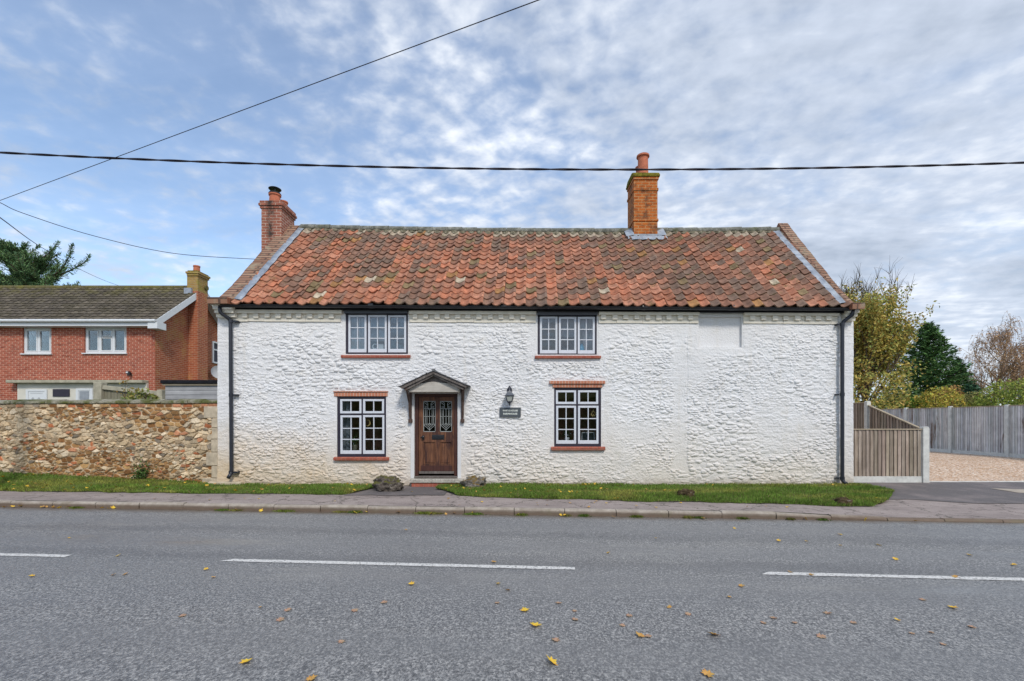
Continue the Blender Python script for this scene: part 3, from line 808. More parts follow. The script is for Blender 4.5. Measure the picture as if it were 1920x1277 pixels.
# ------------------------------------------------------------------ the white cottage
house = thing('cottage', (0.6, D, 0.08), 'long whitewashed two-storey cottage with orange pantile roof and dark oak front door', 'cottage')
XL, XR = -7.26, 8.42
def fX(px): return WX(px, D)
def fZ(py): return WZ(py, D)
WIN = dict(ul=(648, 765, 583, 664), ur=(1008, 1119, 586, 665), ll=(632, 724, 742, 857), lr=(1039, 1127, 726, 838))
DOOR = (777, 858, 738, 894)
BLANK = (1310, 1391, 594, 651)
def facade():
    ops = [tuple(v) for v in WIN.values()] + [DOOR, BLANK]
    xb = sorted({XL, XR} | {fX(o[0]) for o in ops} | {fX(o[1]) for o in ops})
    zb = sorted({-0.06, 4.56} | {fZ(o[2]) for o in ops} | {fZ(o[3]) for o in ops})
    def seg(b, st):
        r = []
        for p, q in zip(b[:-1], b[1:]):
            k = max(1, int(round((q - p) / st))); r += list(np.linspace(p, q, k + 1)[:-1])
        return np.array(r + [b[-1]])
    xs = seg(xb, 0.0155); zs = seg(zb, 0.0145)
    X, Z = np.meshgrid(xs, zs)
    # rubble courses under thick limewash: two sizes of stone, wandering courses
    wx = X + 0.22 * (fbm(X * 3.4, Z * 4.5, 1, 4) - .5); wz = Z + 0.10 * (fbm(X * 1.6, Z * 3.0, 2, 5) - .5)
    f1, f2, i1 = worley(wx, wz, 0.175, 0.080, 3, 0.78, 2.2)
    g1, g2, j1 = worley(wx + 5, wz + 3, 0.125, 0.063, 8, 0.78, 2.2)
    a = sstep(0, .32, f2 - f1) * np.clip(1.0 - (f1 / .80)**2, 0, 1)**.8 * np.where(i1 < .22, .12, .25 + 1.0 * i1)
    b = sstep(0, .32, g2 - g1) * np.clip(1.0 - (g1 / .80)**2, 0, 1)**.8 * np.where(j1 < .2, .12, .25 + 1.0 * j1)
    m = sstep(.42, .58, fbm(X * .55, Z * .8, 4, 3))
    h = a * (1 - m) + b * m * 0.8
    # brick repairs: long low courses, nearly smooth
    k1, k2, l1 = worley(wx * 1.0, Z + 0.02 * fbm(X * 1.3, Z, 6), 0.30, 0.082, 14, 0.25, 5)
    br = np.clip((k2 - k1) * 3.0, 0, 1) * (0.3 + .3 * l1)
    rep = np.clip(sstep(.62, .80, fbm(X * .45 + 7, Z * .7, 9, 4)), 0, 1)
    rep = np.maximum(rep, (1 - sstep(.10, .22, np.abs(X - fX(1274)) + 0.10 * (fbm(X * 3, Z * 3, 5) - .5))) * (Z > fZ(880)))
    rep = np.maximum(rep, 1 - sstep(.25, .45, X - XL + .2 * (fbm(X * 3, Z * 2, 15) - .5)))
    rep = np.maximum(rep, 1 - sstep(.3, .5, XR - X + .2 * (fbm(X * 3, Z * 2, 16) - .5)))
    # smooth limewashed margins round the openings and under the eaves band
    sm = sstep(fZ(640), fZ(610), Z + .1 * (fbm(X * 2, Z * 2, 18) - .5)) * 0.65
    hard = sstep(fZ(606), fZ(603), Z)
    for (a0, a1, b0, b1) in ops:
        dx = np.maximum(np.maximum(fX(a0) - X, X - fX(a1)), 0); dz = np.maximum(np.maximum(fZ(b1) - Z, Z - fZ(b0)), 0)
        dd = np.sqrt(dx**2 + (dz * 1.3)**2) + 0.14 * (fbm(X * 3.1, Z * 3.1, 19) - .5)
        sm = np.maximum(sm, (1 - sstep(.14, .36, dd)) * .85)
        hard = np.maximum(hard, 1 - sstep(.012, .05, np.maximum(dx, dz)))
    amp = 0.036 * (0.30 + 1.15 * fbm(X * .8, Z * 1.0, 22, 3))
    H_ = h * amp * (1 - rep) + br * 0.007 * rep
    H_ = H_ * (1 - sm) + br * 0.005 * sm
    fl = fbm(wx * 7, wz * 15, 30, 5) - .5
    H_ = H_ + 0.030 * fl * (1 - sm * .65) * (1 - .45 * rep) + 0.035 * (fbm(X * .8, Z * .9, 33, 3) - .5) * (1 - hard)
    # a straight joint of an old opening and a filled ledge line
    crack = np.exp(-((X - fX(1288) - .012 * np.sin(Z * 5)) / .012)**2) * ((Z < fZ(628)) & (Z > fZ(868)))
    H_ -= .014 * crack
    for zl, x0, x1 in ((fZ(612), 768, 980), (fZ(624), 850, 985)):
        on = (X > fX(x0)) & (X < fX(x1))
        H_ += on * .010 * sstep(zl - .006 + .01 * np.sin(X * 4), zl + .004 + .01 * np.sin(X * 4), Z) * (Z < zl + .09)
    H_ = np.clip(H_, -.004, .07) * (1 - hard) + .001 * hard
    H_ += 0.05 * sstep(.5, -.05, Z) * sstep(-6.6, -7.0, X)
    V = np.stack([X, D - H_, Z], -1).reshape(-1, 3)
    nx, nz = len(xs), len(zs)
    i = np.arange(nz - 1)[:, None] * nx + np.arange(nx - 1)[None, :]
    cx = (xs[:-1] + xs[1:])[None, :] / 2; cz = (zs[:-1] + zs[1:])[:, None] / 2
    keep = np.ones((nz - 1, nx - 1), bool)
    for (a0, a1, b0, b1) in ops:
        keep &= ~((cx > fX(a0)) & (cx < fX(a1)) & (cz < fZ(b0)) & (cz > fZ(b1)))
    F = np.stack([i, i + 1, i + nx + 1, i + nx], -1)[keep].tolist()
    V = V.tolist()
    # reveals and the back of the blank window
    def quad(*p):
        n = len(V); V.extend(p); F.append([n, n + 1, n + 2, n + 3])
    for o in ops:
        x0, x1, z1, z0 = fX(o[0]), fX(o[1]), fZ(o[2]), fZ(o[3])
        d0 = D - .0015; d1 = D + (.07 if o == BLANK else .26)
        quad((x0, d0, z0), (x0, d0, z1), (x0, d1, z1), (x0, d1, z0)); quad((x1, d0, z1), (x1, d0, z0), (x1, d1, z0), (x1, d1, z1))
        quad((x0, d0, z1), (x1, d0, z1), (x1, d1, z1), (x0, d1, z1)); quad((x1, d0, z0), (x0, d0, z0), (x0, d1, z0), (x1, d1, z0))
        if o == BLANK: quad((x0, d1, z0), (x1, d1, z0), (x1, d1, z1), (x0, d1, z1))
    # back wall and the returns of the front
    quad((XL, D, -.06), (XL, D, 4.56), (XL, D + .3, 4.56), (XL, D + .3, -.06)); quad((XR, D, 4.56), (XR, D, -.06), (XR, D + .3, -.06), (XR, D + .3, 4.56))
    quad((XR, 17.3, -.06), (XL, 17.3, -.06), (XL, 17.3, 4.5), (XR, 17.3, 4.5))
    mesh_obj('wall', V, F, MATS['limewashed_flint'], house, smooth=False)
facade()

# roof frame of reference
YE, YR = 10.98, 14.2
def tilt(X): return -0.09 * (X + 7.0) / 15.2
def eave_z(X): return 4.535 + tilt(X)
RISE = 3.15
RLEN = math.hypot(YR - YE, RISE); RD = ((YR - YE) / RLEN, RISE / RLEN); RN = (-RISE / RLEN, (YR - YE) / RLEN)
def sag(X): return -0.085 * math.sin(math.pi * min(1, max(0, (X + 6.8) / 15.0)))
def skewL(Y): return 0.10 * (Y - 11) / 3.2
def skewR(Y): return 0.20 * (Y - 11) / 3.2
def pantiles():
    r = np.random.default_rng(7)
    nc, nr = 57, 16
    gauge = (RLEN - 0.06) / nr
    nu = 12
    u = np.linspace(0, 1, nu)
    prof = np.where(u < .72, -0.044 * np.sin(np.pi * u / .72), 0.026 * np.sin(np.pi * (u - .72) / .28))
    V = []; F = []; C = []
    pal = np.array([(.50, .185, .105), (.46, .21, .135), (.38, .15, .09), (.29, .14, .095), (.20, .12, .09), (.165, .125, .10), (.36, .19, .07), (.50, .45, .34), (.20, .165, .085)])
    for c in range(nc):
        colj = r.normal(0, .006)
        for k in range(nr):
            X0 = c / nc
            cl = float(fbm(np.array(c * .17), np.array(k * .12), 41, 3)); st = float(fbm(np.array(c * .55), np.array(k * .05), 43, 2))
            v = cl * .62 + st * .42 + 0.24 * X0 - .06 + r.normal(0, .065)
            if v < .34: col = pal[r.choice([0, 0, 1, 2])]
            elif v < .46: col = pal[r.choice([0, 1, 2, 2, 3])]
            elif v < .58: col = pal[r.choice([2, 3, 3, 4, 1])]
            else: col = pal[r.choice([3, 4, 4, 5, 5])]
            q = r.random()
            if q < .022: col = pal[6]
            elif q < .032: col = pal[7]
            elif q < .055 + .16 * (c in (20, 21, 22, 27, 30)): col = pal[8]
            if k == nr - 1 and r.random() < .5: col = np.array([.38, .34, .26])
            col = (col * .80 + np.array([.36, .165, .09]) * .20) * r.uniform(.84, 1.18)
            s0 = k * gauge + r.normal(0, .013) - .05 + .05 * (float(fbm(np.array(c * .22), np.array(k * .3), 77, 2)) - .5) - (.035 if r.random() < .03 else 0); s1 = s0 + gauge + .09
            lift = 0.050 + r.normal(0, .007); tw = r.normal(0, .008)
            b = len(V)
            for row, (s, n) in enumerate(((s0, lift - .026), (s0, lift), (s0, lift), (s0 + .5 * (s1 - s0), lift * .5 + .012), (s1, .006))):
                for i in range(nu):
                    Y = YE + RD[0] * s; xl = -6.70 + skewL(Y); xr = 8.13 + skewR(Y)
                    wd = (xr - xl) / nc
                    X = xl + (c + u[i] * 1.05) * wd + colj + tw * (.4 if row < 3 else 0)
                    nn = prof[i] + n + tw * (u[i] - .5) * 2 + 0.03
                    if row == 0: nn = prof[i] + lift + .03 - .030
                    V.append((X, Y + RN[0] * nn, eave_z(X) + RD[1] * s + RN[1] * nn + sag(X) * max(0, s / RLEN)**1.2))
                    C.append(col)
            for row in (0, 2, 3):
                for i in range(nu - 1):
                    p = b + row * nu + i
                    F.append((p, p + 1, p + nu + 1, p + nu))
    # the rear slope and the boarding under the tiles
    def pt(X, s, n, back=False):
        Y = YE + RD[0] * s + RN[0] * n
        if back: Y = 2 * YR - Y
        return (X, Y, eave_z(X) + RD[1] * s + RN[1] * n + sag(X) * max(0, s / RLEN)**1.2)
    xs = np.linspace(-6.72, 8.28, 16)
    for bk in (False, True):
        for a_, b_ in zip(xs[:-1], xs[1:]):
            n = len(V); V += [pt(a_, 0.06, -.03, bk), pt(b_, 0.06, -.03, bk), pt(b_, RLEN, -.03, bk), pt(a_, RLEN, -.03, bk)]
            C += [(.2, .10, .07)] * 4; F.append((n, n + 1, n + 2, n + 3))
    o = mesh_obj('roof', V, F, MATS['pantile'], house, cols=np.array(C), smooth=True)
    # ridge: half-round grey tiles bedded on pale mortar
    rb = MB(); rb2 = MB()
    n = 33
    for k in range(n):
        x0 = -6.66 + skewL(YR) + (15.06) * k / n; x1 = -6.66 + skewL(YR) + 15.06 * (k + 1) / n - .008
        if x0 > 3.55 and x1 < 4.6: continue
        jz = r.normal(0, .006)
        prof_ = [(math.cos(t) * .125, math.sin(t) * .105) for t in np.linspace(-.35, math.pi + .35, 11)]
        za = eave_z(x0) + RISE + sag(x0) + .045 + jz; zb = eave_z(x1) + RISE + sag(x1) + .045 + jz
        ra = 1.0; rb_ = 1.10 if k % 2 else 1.06
        Vv = [(x0, YR + p * ra, za + q * ra) for p, q in prof_] + [(x1, YR + p * rb_, zb + q * rb_) for p, q in prof_]
        m = len(prof_)
        (rb if x0 < 4 else rb2).add(Vv, [(i, i + 1, i + m + 1, i + m) for i in range(m - 1)] + [tuple(range(m)), tuple(range(2*m - 1, m - 1, -1))])
    rb.build('ridge', MATS['ridge_tile'], o); rb2.build('ridge', MATS['ridge_tile'], o)
    # mortar under the ridge
    xs = np.linspace(-6.6, 8.3, 300); V = []; F = []
    for i, x in enumerate(xs):
        d1 = .09 + .07 * float(fbm(np.array(x * 4.0), np.array(.5), 3)) + 0.025 * math.sin(x * 23.7)
        for s, nn in ((RLEN - .02, .13), (RLEN - d1 * .6, .085), (RLEN - d1, .035)):
            V.append((x, YE + RD[0] * s + RN[0] * nn, eave_z(x) + RD[1] * s + RN[1] * nn + sag(x)))
        if i:
            a = (i - 1) * 3
            F += [(a, a + 3, a + 4, a + 1), (a + 1, a + 4, a + 5, a + 2)]
    mesh_obj('ridge_mortar', V, F, MATS['lichen_mortar'], o)
pantiles()

# gable parapets: brick copings on upstands with lead flashing to the tiles
PATH = [(10.80, 4.64), (11.0, 4.655), (11.2, 4.735), (11.4, 4.89), (11.62, 5.09), (12.0, 5.48), (12.6, 6.10), (13.2, 6.73), (13.8, 7.36), (14.2, 7.80)]
def parapet(xo, xi, sk, inward, name_label):
    dz = tilt(xi)
    path = [(y, z + dz + (0 if inward > 0 else -.04 + .20 * max(0, y - 10.9) / 3.3)) for y, z in PATH]
    fine = []
    for (a, b), (c, d) in zip(path[:-1], path[1:]):
        k = max(1, int((c - a) / .085))
        for i in range(k): fine.append((a + (c - a) * i / k, b + (d - b) * i / k))
    fine.append(path[-1])
    r = random.Random(4)
    full = fine + [(2 * YR - y, z) for y, z in reversed(fine[:-1])]
    V = []; F = []; U = []
    L_ = 0.0
    th = .15
    prev = None
    rows = []
    for i, (y, z) in enumerate(full):
        if i: L_ += math.hypot(y - full[i-1][0], z - full[i-1][1])
        y0, z0 = full[max(i-1, 0)]; y1, z1 = full[min(i+1, len(full)-1)]
        d = math.hypot(y1 - y0, z1 - z0); ny, nz = -(z1 - z0) / d, (y1 - y0) / d
        j = r.uniform(-.008, .008)
        s = sk(min(y, 2 * YR - y))
        rows.append(((xo + s, y + ny * j, z + nz * j), (xi + s, y + ny * j, z + nz * j), (xi + s, y - ny * th, z - nz * th), (xo + s, y - ny * th, z - nz * th), L_))
    for q, (a, b, w) in enumerate(((0, 1, .40), (1, 2, .11), (2, 3, .40), (3, 0, .11))):
        st = len(V)
        for rw in rows:
            V += [rw[a], rw[b]]; U += [(.01, rw[4]), (.01 + w * .95, rw[4])] if q % 2 == 0 else [(rw[4], .01), (rw[4], .29)]
        for i in range(len(rows) - 1): F.append((st + 2*i, st + 2*i + 1, st + 2*i + 3, st + 2*i + 2))
    for rw, rev in ((rows[0], False), (rows[-1], True)):
        st = len(V); V += list(rw[:4]); U += [(.02, 0), (.38, 0), (.38, .08), (.02, .08)]
        F.append((st, st + 1, st + 2, st + 3))
    cp = mesh_obj('gable_coping', V, F, MATS['brick_coping'], house, uv=U)
    cp.data.materials.append(MATS['brick_coping_edge'])
    nn = len(rows) - 1
    for k, p in enumerate(cp.data.polygons): p.material_index = 1 if nn <= k < 2 * nn or 3 * nn <= k < 4 * nn else 0
    # gable wall up to the underside of the coping
    poly = [(D + .02, -.06), (D + .02, 4.35 + dz), (11.0, 4.40 + dz)] + [(y + .05, z - .12) for y, z in fine[1:]] + [(2 * YR - y - .05, z - .12) for y, z in reversed(fine[1:-1])] + [(17.4, 4.3), (17.38, -.06)]
    pin = .03 * inward
    V = [(xo + pin + sk(min(max(y, 11), 2 * YR - y)), y, z) for y, z in poly] + [(xi - pin + sk(min(max(y, 11), 2 * YR - y)), y, z) for y, z in poly]
    n = len(poly)
    F = [tuple(range(n)), tuple(reversed(range(n, 2 * n)))] + [(i, i + n, (i + 1) % n + n, (i + 1) % n) for i in range(n)]
    mesh_obj('gable_wall', V, F, MATS['white_render'], house)
    # lead: upstand against the inner face and an apron on the tiles
    V = []; F = []
    fl = [p for p in fine if p[0] > 10.98]
    xx = xi + .012 * inward * -1
    for i, (y, z) in enumerate(fl):
        s = sk(y); zt = eave_z(xi) + (y - YE) * RISE / (YR - YE) + .10
        wob = .012 * math.sin(i * 1.3)
        top = z - .12
        V += [(xi + .010 * inward + s, y + .04, top), (xi + .016 * inward + s, y, min(top - .01, zt + .03)), (xi + (.05) * inward + s, y - .02, zt - .005), (xi + (.215 + wob) * inward + s, y - .01, zt - .03)]
        if i:
            a = (i - 1) * 4
            F += [(a + k, a + 4 + k, a + 5 + k, a + 1 + k) for k in range(3)]
    mesh_obj('flashing', V, F, MATS['lead_sheet'], house, smooth=True)
    cb = MB()
    zt = WZ(575, 11.1) + dz * .6
    xa, xb = (xo, xi - .03 * inward * -1)
    for k, (y0, z0, z1) in enumerate(((10.93, -.02, .055), (10.99, -.10, -.025), (11.05, -.18, -.105), (11.11, -.27, -.185))):
        cb.box(xo + .004 * k * inward, xi - .01 * inward, y0, D - .003, 4.50 + dz + z0, 4.50 + dz + z1)
    cb.build('kneeler', MATS['cream_limewash'], house, bevel=.006)
parapet(XL + .02, -6.76, skewL, 1, 'left')
parapet(XR - .02, 8.17 - .06, skewR, -1, 'right')

# gutter, fascia, cornice
gb = MB()
xs = np.linspace(-7.02, 8.16, 18)
prof_ = [(math.cos(t) * .062, math.sin(t) * .062) for t in np.linspace(math.pi, 2 * math.pi, 9)]
prof_ = prof_ + [(p[0] * .86, p[1] * .86) for p in reversed(prof_)]
V = []; F = []; m = len(prof_)
for i, x in enumerate(xs):
    for p, q in prof_: V.append((x, 10.985 + p, eave_z(x) - .035 + q))
    if i:
        a = (i - 1) * m
        for k in range(m): F.append((a + k, a + (k + 1) % m, a + m + (k + 1) % m, a + m + k))
F += [tuple(range(m)), tuple(range(len(V) - 1, len(V) - 1 - m, -1))]
gb.add(V, F)
for x in (-3.4, -0.2, 3.2, 5.3): gb.add(*(lambda b: (b.V, b.F))(MB().tube([(x - .06, 10.985, eave_z(x) - .036), (x + .06, 10.985, eave_z(x) - .036)], .0665, 14)))
gb.build('gutter', MATS['black_gloss'], house, smooth=False)
fb = MB()
a, b = fX(412), fX(1588)
V = [(a, 11.12, eave_z(a) + .02), (b, 11.12, eave_z(b) + .02), (b, 11.12, fZ(589)), (a, 11.12, fZ(582)), (a, D - .004, eave_z(a) + .02), (b, D - .004, eave_z(b) + .02), (b, D - .004, fZ(589)), (a, D - .004, fZ(582))]
fb.add(V, [(0, 3, 2, 1), (4, 5, 6, 7), (0, 1, 5, 4), (3, 7, 6, 2), (0, 4, 7, 3), (1, 2, 6, 5)])
fb.build('fascia', MATS['black_gloss'], house)
# black beams over the two upper windows
for key in ('ul', 'ur'):
    w = WIN[key]
    MB().box(fX(w[0]) - .004, fX(w[1]) + .004, 11.135, D + .10, fZ(w[2] + 6), fZ(w[2] - 6)).build('window_beam', MATS['black_gloss'], house)
rng = random.Random(8)
for (p0, p1) in ((433, 643), (768, 1005), (1122, 1309), (1393, 1569)):
    cn = MB()
    x0, x1 = fX(p0), fX(p1)
    t0, t1 = tilt(x0) * .55, tilt(x1) * .55
    def slab(xa, xb, ya, za, zb):
        ta, tb = tilt(xa) * .75, tilt(xb) * .75
        V = [(xa, ya, za + ta), (xb, ya, za + tb), (xb, D + .01, za + tb), (xa, D + .01, za + ta), (xa, ya, zb + ta), (xb, ya, zb + tb), (xb, D + .01, zb + tb), (xa, D + .01, zb + ta)]
        cn.add(V, [(0,3,2,1),(4,5,6,7),(0,1,5,4),(1,2,6,5),(2,3,7,6),(3,0,4,7)])
    slab(x0, x1, D - .098, fZ(588.5), fZ(581))
    x = x0
    while x < x1 - .05:                              # the flat courses, brick by brick
        L_ = min(rng.uniform(.35, .75), x1 - x)
        slab(x, x + L_ - .003, D - .036 - rng.uniform(0, .006), fZ(603) + rng.uniform(-.006, .006), fZ(597.2))
        slab(x, x + L_ - .003, D - .022 - rng.uniform(0, .004), fZ(597.0), fZ(588.7))
        x += L_
    x = x0 + rng.uniform(.05, .2)
    while x < x1 - .14:
        slab(x, x + .118 + rng.uniform(-.01, .012), D - .078 - rng.uniform(0, .01), fZ(596.8) + rng.uniform(-.008, .006), fZ(588.9))
        x += .262 + rng.uniform(-.02, .02)
    cn.build('cornice', MATS['cream_limewash'], house, bevel=.006)

# downpipes
def downpipe(pts, x, zlow, zs, sidex):
    p = MB()
    path = []
    for i, q in enumerate(pts): path.append(Vector(q))
    # round the bends
    out = [path[0]]
    for i in range(1, len(path) - 1):
        a, b, c = path[i-1], path[i], path[i+1]
        u = min(.05, (b - a).length * .45); v = min(.05, (c - b).length * .45)
        A = b + (a - b).normalized() * u; B = b + (c - b).normalized() * v
        for t in np.linspace(0, 1, 5): out.append(A * (1-t)**2 + b * 2*t*(1-t) + B * t*t)
    out.append(path[-1])
    p.tube(out, .043, 14)
    o = p.build('downpipe', MATS['downpipe_paint'], house, smooth=True)
    for z in zs:
        c = MB(); c.tube([(x, 11.115, z - .04), (x, 11.115, z + .04)], .052, 14)
        c.box(x - .02 + sidex, x + .02 + sidex * 2.4, 11.10, D + .0, z - .018, z + .018)
        c.build('pipe_bracket', MATS['downpipe_paint'], o)
xa = fX(438)
downpipe([(fX(424) , 10.985, eave_z(-7) - .06), (fX(424), 10.985, WZ(586, 11.0)), (xa - .02, 11.115, fZ(601)), (xa - .01, 11.115, fZ(612)), (xa + .01, 11.115, fZ(886)), (xa + .005, 11.00, fZ(894))], xa, 0, (fZ(604), fZ(741), fZ(885)), .06)
xb = fX(1573.5)
downpipe([(fX(1587) - .02, 10.985, eave_z(8.1) - .06), (fX(1587) - .02, 10.985, WZ(590, 11.0)), (xb + .01, 11.115, fZ(606)), (xb, 11.115, fZ(617)), (xb, 11.115, fZ(900)), (xb + .03, 11.02, fZ(905))], xb, 0, (fZ(610), fZ(740), fZ(896)), -.06)

# chimneys
def chimney_left():
    X0, X1, Y0, Y1 = -7.55, -6.945, 13.7, 14.52
    m = MB()
    m.box(X0, X1, Y0, Y1, -.05, WZ(391, Y0))
    z = WZ(391, Y0)
    for k, (g, h) in enumerate(((.03, .075), (.06, .078), (.035, .08))):
        m.box(X0 - g, X1 + g, Y0 - g, Y1 + g, z, z + h - .004); z += h
    o = m.build('chimney', MATS['brick_chimney'], house, bevel=.006)
    MB().prism([(Y0 + .05, z - .02), (Y0 + .12, z + .05), (Y1 - .12, z + .05), (Y1 - .05, z - .02)], 'x', X0 + .06, X1 - .06).build('flaunching', MATS['kerb_concrete'], o, bevel=.02)
    pot = MB(); cx = (515.5 - 960) * 13.98 / S
    pot.lathe((cx, 13.98, z), [(.175, 0), (.165, .06), (.15, .24), (.155, .27), (.178, .28), (.178, .32), (.12, .32)], 20)
    pot.build('pot', MATS['terracotta'], o, smooth=False)
    cw = MB(); zc = z + .31
    cw.lathe((cx, 13.98, zc), [(.17, 0), (.185, .02), (.17, .05), (.13, .055)], 20)
    for k in range(4):
        t = k * math.pi / 2 + .5
        cw.tube([(cx + .125 * math.cos(t), 13.98 + .125 * math.sin(t), zc + .04), (cx + .125 * math.cos(t), 13.98 + .125 * math.sin(t), zc + .18)], .011, 6)
    cw.lathe((cx, 13.98, zc + .17), [(.18, 0), (.185, .012), (.16, .03), (.09, .05), (.01, .06)], 20)
    cw.build('cowl', MATS['iron_black'], o)
    pot = MB(); cx = (531 - 960) * 14.32 / S
    pot.lathe((cx, 14.32, z), [(.14, 0), (.125, .2), (.13, .22), (.145, .23), (.14, .27), (.1, .27)], 18)
    pot.build('pot', MATS['terracotta'], o)
chimney_left()
def chimney_right():
    Y0, Y1 = 13.86, 14.60
    X0, X1 = WX(1188.5, Y0), WX(1233, Y0)
    m = MB()
    zt = WZ(337, Y0)
    zb1, zb2 = WZ(357.5, Y0), WZ(415, Y0)
    m.box(X0, X1, Y0, Y1, 6.8, zt)
    m.box(X0 - .022, X1 + .022, Y0 - .022, Y1 + .022, zb1, zb1 + .075)
    m.box(X0 - .022, X1 + .022, Y0 - .022, Y1 + .022, zb2, zb2 + .075)
    m.box(X0 - .02, X1 + .03, Y0 - .03, Y1 + .03, zt + .001, zt + .075)
    capb = MB().box(X0 - .05, X1 + .065, Y0 - .06, Y1 + .06, zt + .077, zt + .16)
    o = m.build('chimney', MATS['brick_orange'], house, bevel=.006)
    t = NT('cap_moss', 0.95, 0.1)
    w = t.coord('World')
    t.color(t.ramp(t.noise(w, 9, 6, 0.7), [(0.35, (0.10, 0.085, 0.02)), (0.6, (0.24, 0.21, 0.03)), (0.75, (0.33, 0.28, 0.09))])); t.bump(t.noise(w, 30, 6), 1, .03)
    capb.prism([(Y0 - .05, zt + .155), (Y0 - .03, zt + .20), (Y0 + .12, zt + .27), (Y1 - .12, zt + .27), (Y1 + .03, zt + .20), (Y1 + .05, zt + .155)], 'x', X0 - .04, X1 + .055).build('flaunching', t.m, o, bevel=.03)
    cx = WX(1205.5, 14.02)
    MB().lathe((cx, 14.02, zt + .22), [(.165, 0), (.16, .08), (.150, .50), (.155, .53), (.195, .55), (.19, .60), (.15, .625), (.11, .60)], 22).build('pot', MATS['terracotta'], o)
    cx = WX(1200, 14.40)
    MB().lathe((cx, 14.40, zt + .22), [(.14, 0), (.125, .38), (.15, .40), (.15, .45), (.1, .45)], 20).build('pot', MATS['terracotta'], o)
    # lead apron at the foot
    V = []; F = []
    def rp(x, s, n): return (x, YE + RD[0] * s + RN[0] * n, eave_z(x) + RD[1] * s + RN[1] * n + sag(x) * s / RLEN)
    sA = (Y0 - YE) / RD[0]
    l = MB()
    l.box(X0 - .012, X1 + .012, Y0 - .012, Y0 + .2, eave_z(4) + RD[1] * sA - .06, eave_z(4) + RD[1] * sA + .10)
    xs = np.linspace(X0 - .22, X1 + .24, 12)
    for i, x in enumerate(xs):
        wv = .014 * math.sin(x * 22)
        V += [rp(x, sA + .02, .10), rp(x, sA - .12, .105 + wv), rp(x, sA - .19 + .01 * math.sin(x * 31), .08 + wv)]
        if i: a = (i-1)*3; F += [(a, a+3, a+4, a+1), (a+1, a+4, a+5, a+2)]
    l.add(V, F)
    for xa, xb in ((X0 - .24, X0 - .005), (X1 + .005, X1 + .24)):
        n = len(V)
        l.add([rp(xa, sA + .0, .10), rp(xb, sA + .0, .14), rp(xb, RLEN, .16), rp(xa, RLEN, .10)], [(0, 1, 2, 3)])
    l.build('chimney_flashing', MATS['lead_sheet'], o, fixn=False)
chimney_right()

# ---- windows
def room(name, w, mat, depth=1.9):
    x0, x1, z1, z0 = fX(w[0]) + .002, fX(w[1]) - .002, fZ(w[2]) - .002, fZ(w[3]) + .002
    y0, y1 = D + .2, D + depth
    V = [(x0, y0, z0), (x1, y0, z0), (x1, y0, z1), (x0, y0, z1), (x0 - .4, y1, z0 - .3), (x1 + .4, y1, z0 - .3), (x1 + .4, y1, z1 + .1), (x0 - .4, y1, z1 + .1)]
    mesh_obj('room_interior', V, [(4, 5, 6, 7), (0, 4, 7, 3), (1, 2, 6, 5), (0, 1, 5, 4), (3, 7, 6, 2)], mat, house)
YF = D + .012                                        # front of the dark frames
def window(key, top, casements, sill, lintel, glass):
    px0, px1, py0, py1 = WIN[key]
    x0, x1, z1, z0 = fX(px0) + .003, fX(px1) - .003, fZ(top), fZ(py1) + .003
    fw = .062
    f = MB()
    f.box(x0, x0 + fw, YF, YF + .11, z0, z1); f.box(x1 - fw, x1, YF, YF + .11, z0, z1)
    f.box(x0 + fw, x1 - fw, YF, YF + .11, z0, z0 + .075); f.box(x0 + fw, x1 - fw, YF, YF + .11, z1 - .05, z1)
    # casements: list of (left, right, top, bottom, columns, rows) in photo pixels
    ms = sorted({c[1] for c in casements})[:-1]
    for p in ms:
        cx = fX(p) + .022
        f.box(cx - .018, cx + .018, YF + .001, YF + .10, z0 + .075, z1 - .05)
    tops = sorted({c[2] for c in casements})
    if len(tops) > 1:
        zt = fZ(tops[1]) + .016
        f.box(x0 + fw, x1 - fw, YF + .002, YF + .095, zt - .014, zt + .014)
    o = f.build('window', MATS['dark_frame_paint'], house, bevel=.005)
    for (a, b, t, s_, nc, nr) in casements:
        X0, X1, Z1, Z0 = fX(a) + .005, fX(b) - .002, fZ(t) - .004, fZ(s_) + .004
        c = MB()
        st, bt = .050, (.085 if nr > 1 else .055)
        yb, ye = YF - .004, YF + .05
        c.box(X0, X0 + st, yb, ye, Z0, Z1); c.box(X1 - st, X1, yb, ye, Z0, Z1)
        c.box(X0 + st, X1 - st, yb, ye, Z0, Z0 + bt); c.box(X0 + st, X1 - st, yb, ye, Z1 - st, Z1)
        for k in range(1, nc):
            x = X0 + st + (X1 - X0 - 2 * st) * k / nc
            c.box(x - .011, x + .011, yb + .004, ye - .006, Z0 + bt, Z1 - st)
        for k in range(1, nr):
            z = Z0 + bt + (Z1 - st - Z0 - bt) * k / nr
            c.box(X0 + st, X1 - st, yb + .006, ye - .004, z - .011, z + .011)
        co = c.build('casement', MATS['white_gloss_paint'], o, bevel=.004)
        MB().box(X0 + st - .01, X1 - st + .01, yb + .026, yb + .031, Z0 + bt - .01, Z1 - st + .01).build('pane', MATS[glass], o)
    xa, xb, za, zb = fX(sill[0]), fX(sill[1]), fZ(sill[2]), fZ(sill[3])
    MB().prism([(D - .075, zb), (D - .085, za - .012), (D - .07, za - .002), (YF - .001, za + .012), (YF - .001, zb)], 'x', xa, xb).build('sill', MATS['brick_sill'], o, bevel=.006)
    if lintel:
        for k, (a, b, t, s_, pr) in enumerate(lintel):
            MB().box(fX(a), fX(b), D - pr, D + .06 - .002 * k, fZ(s_), fZ(t)).build('lintel', MATS['brick_lintel'], o, bevel=.005)
    return o
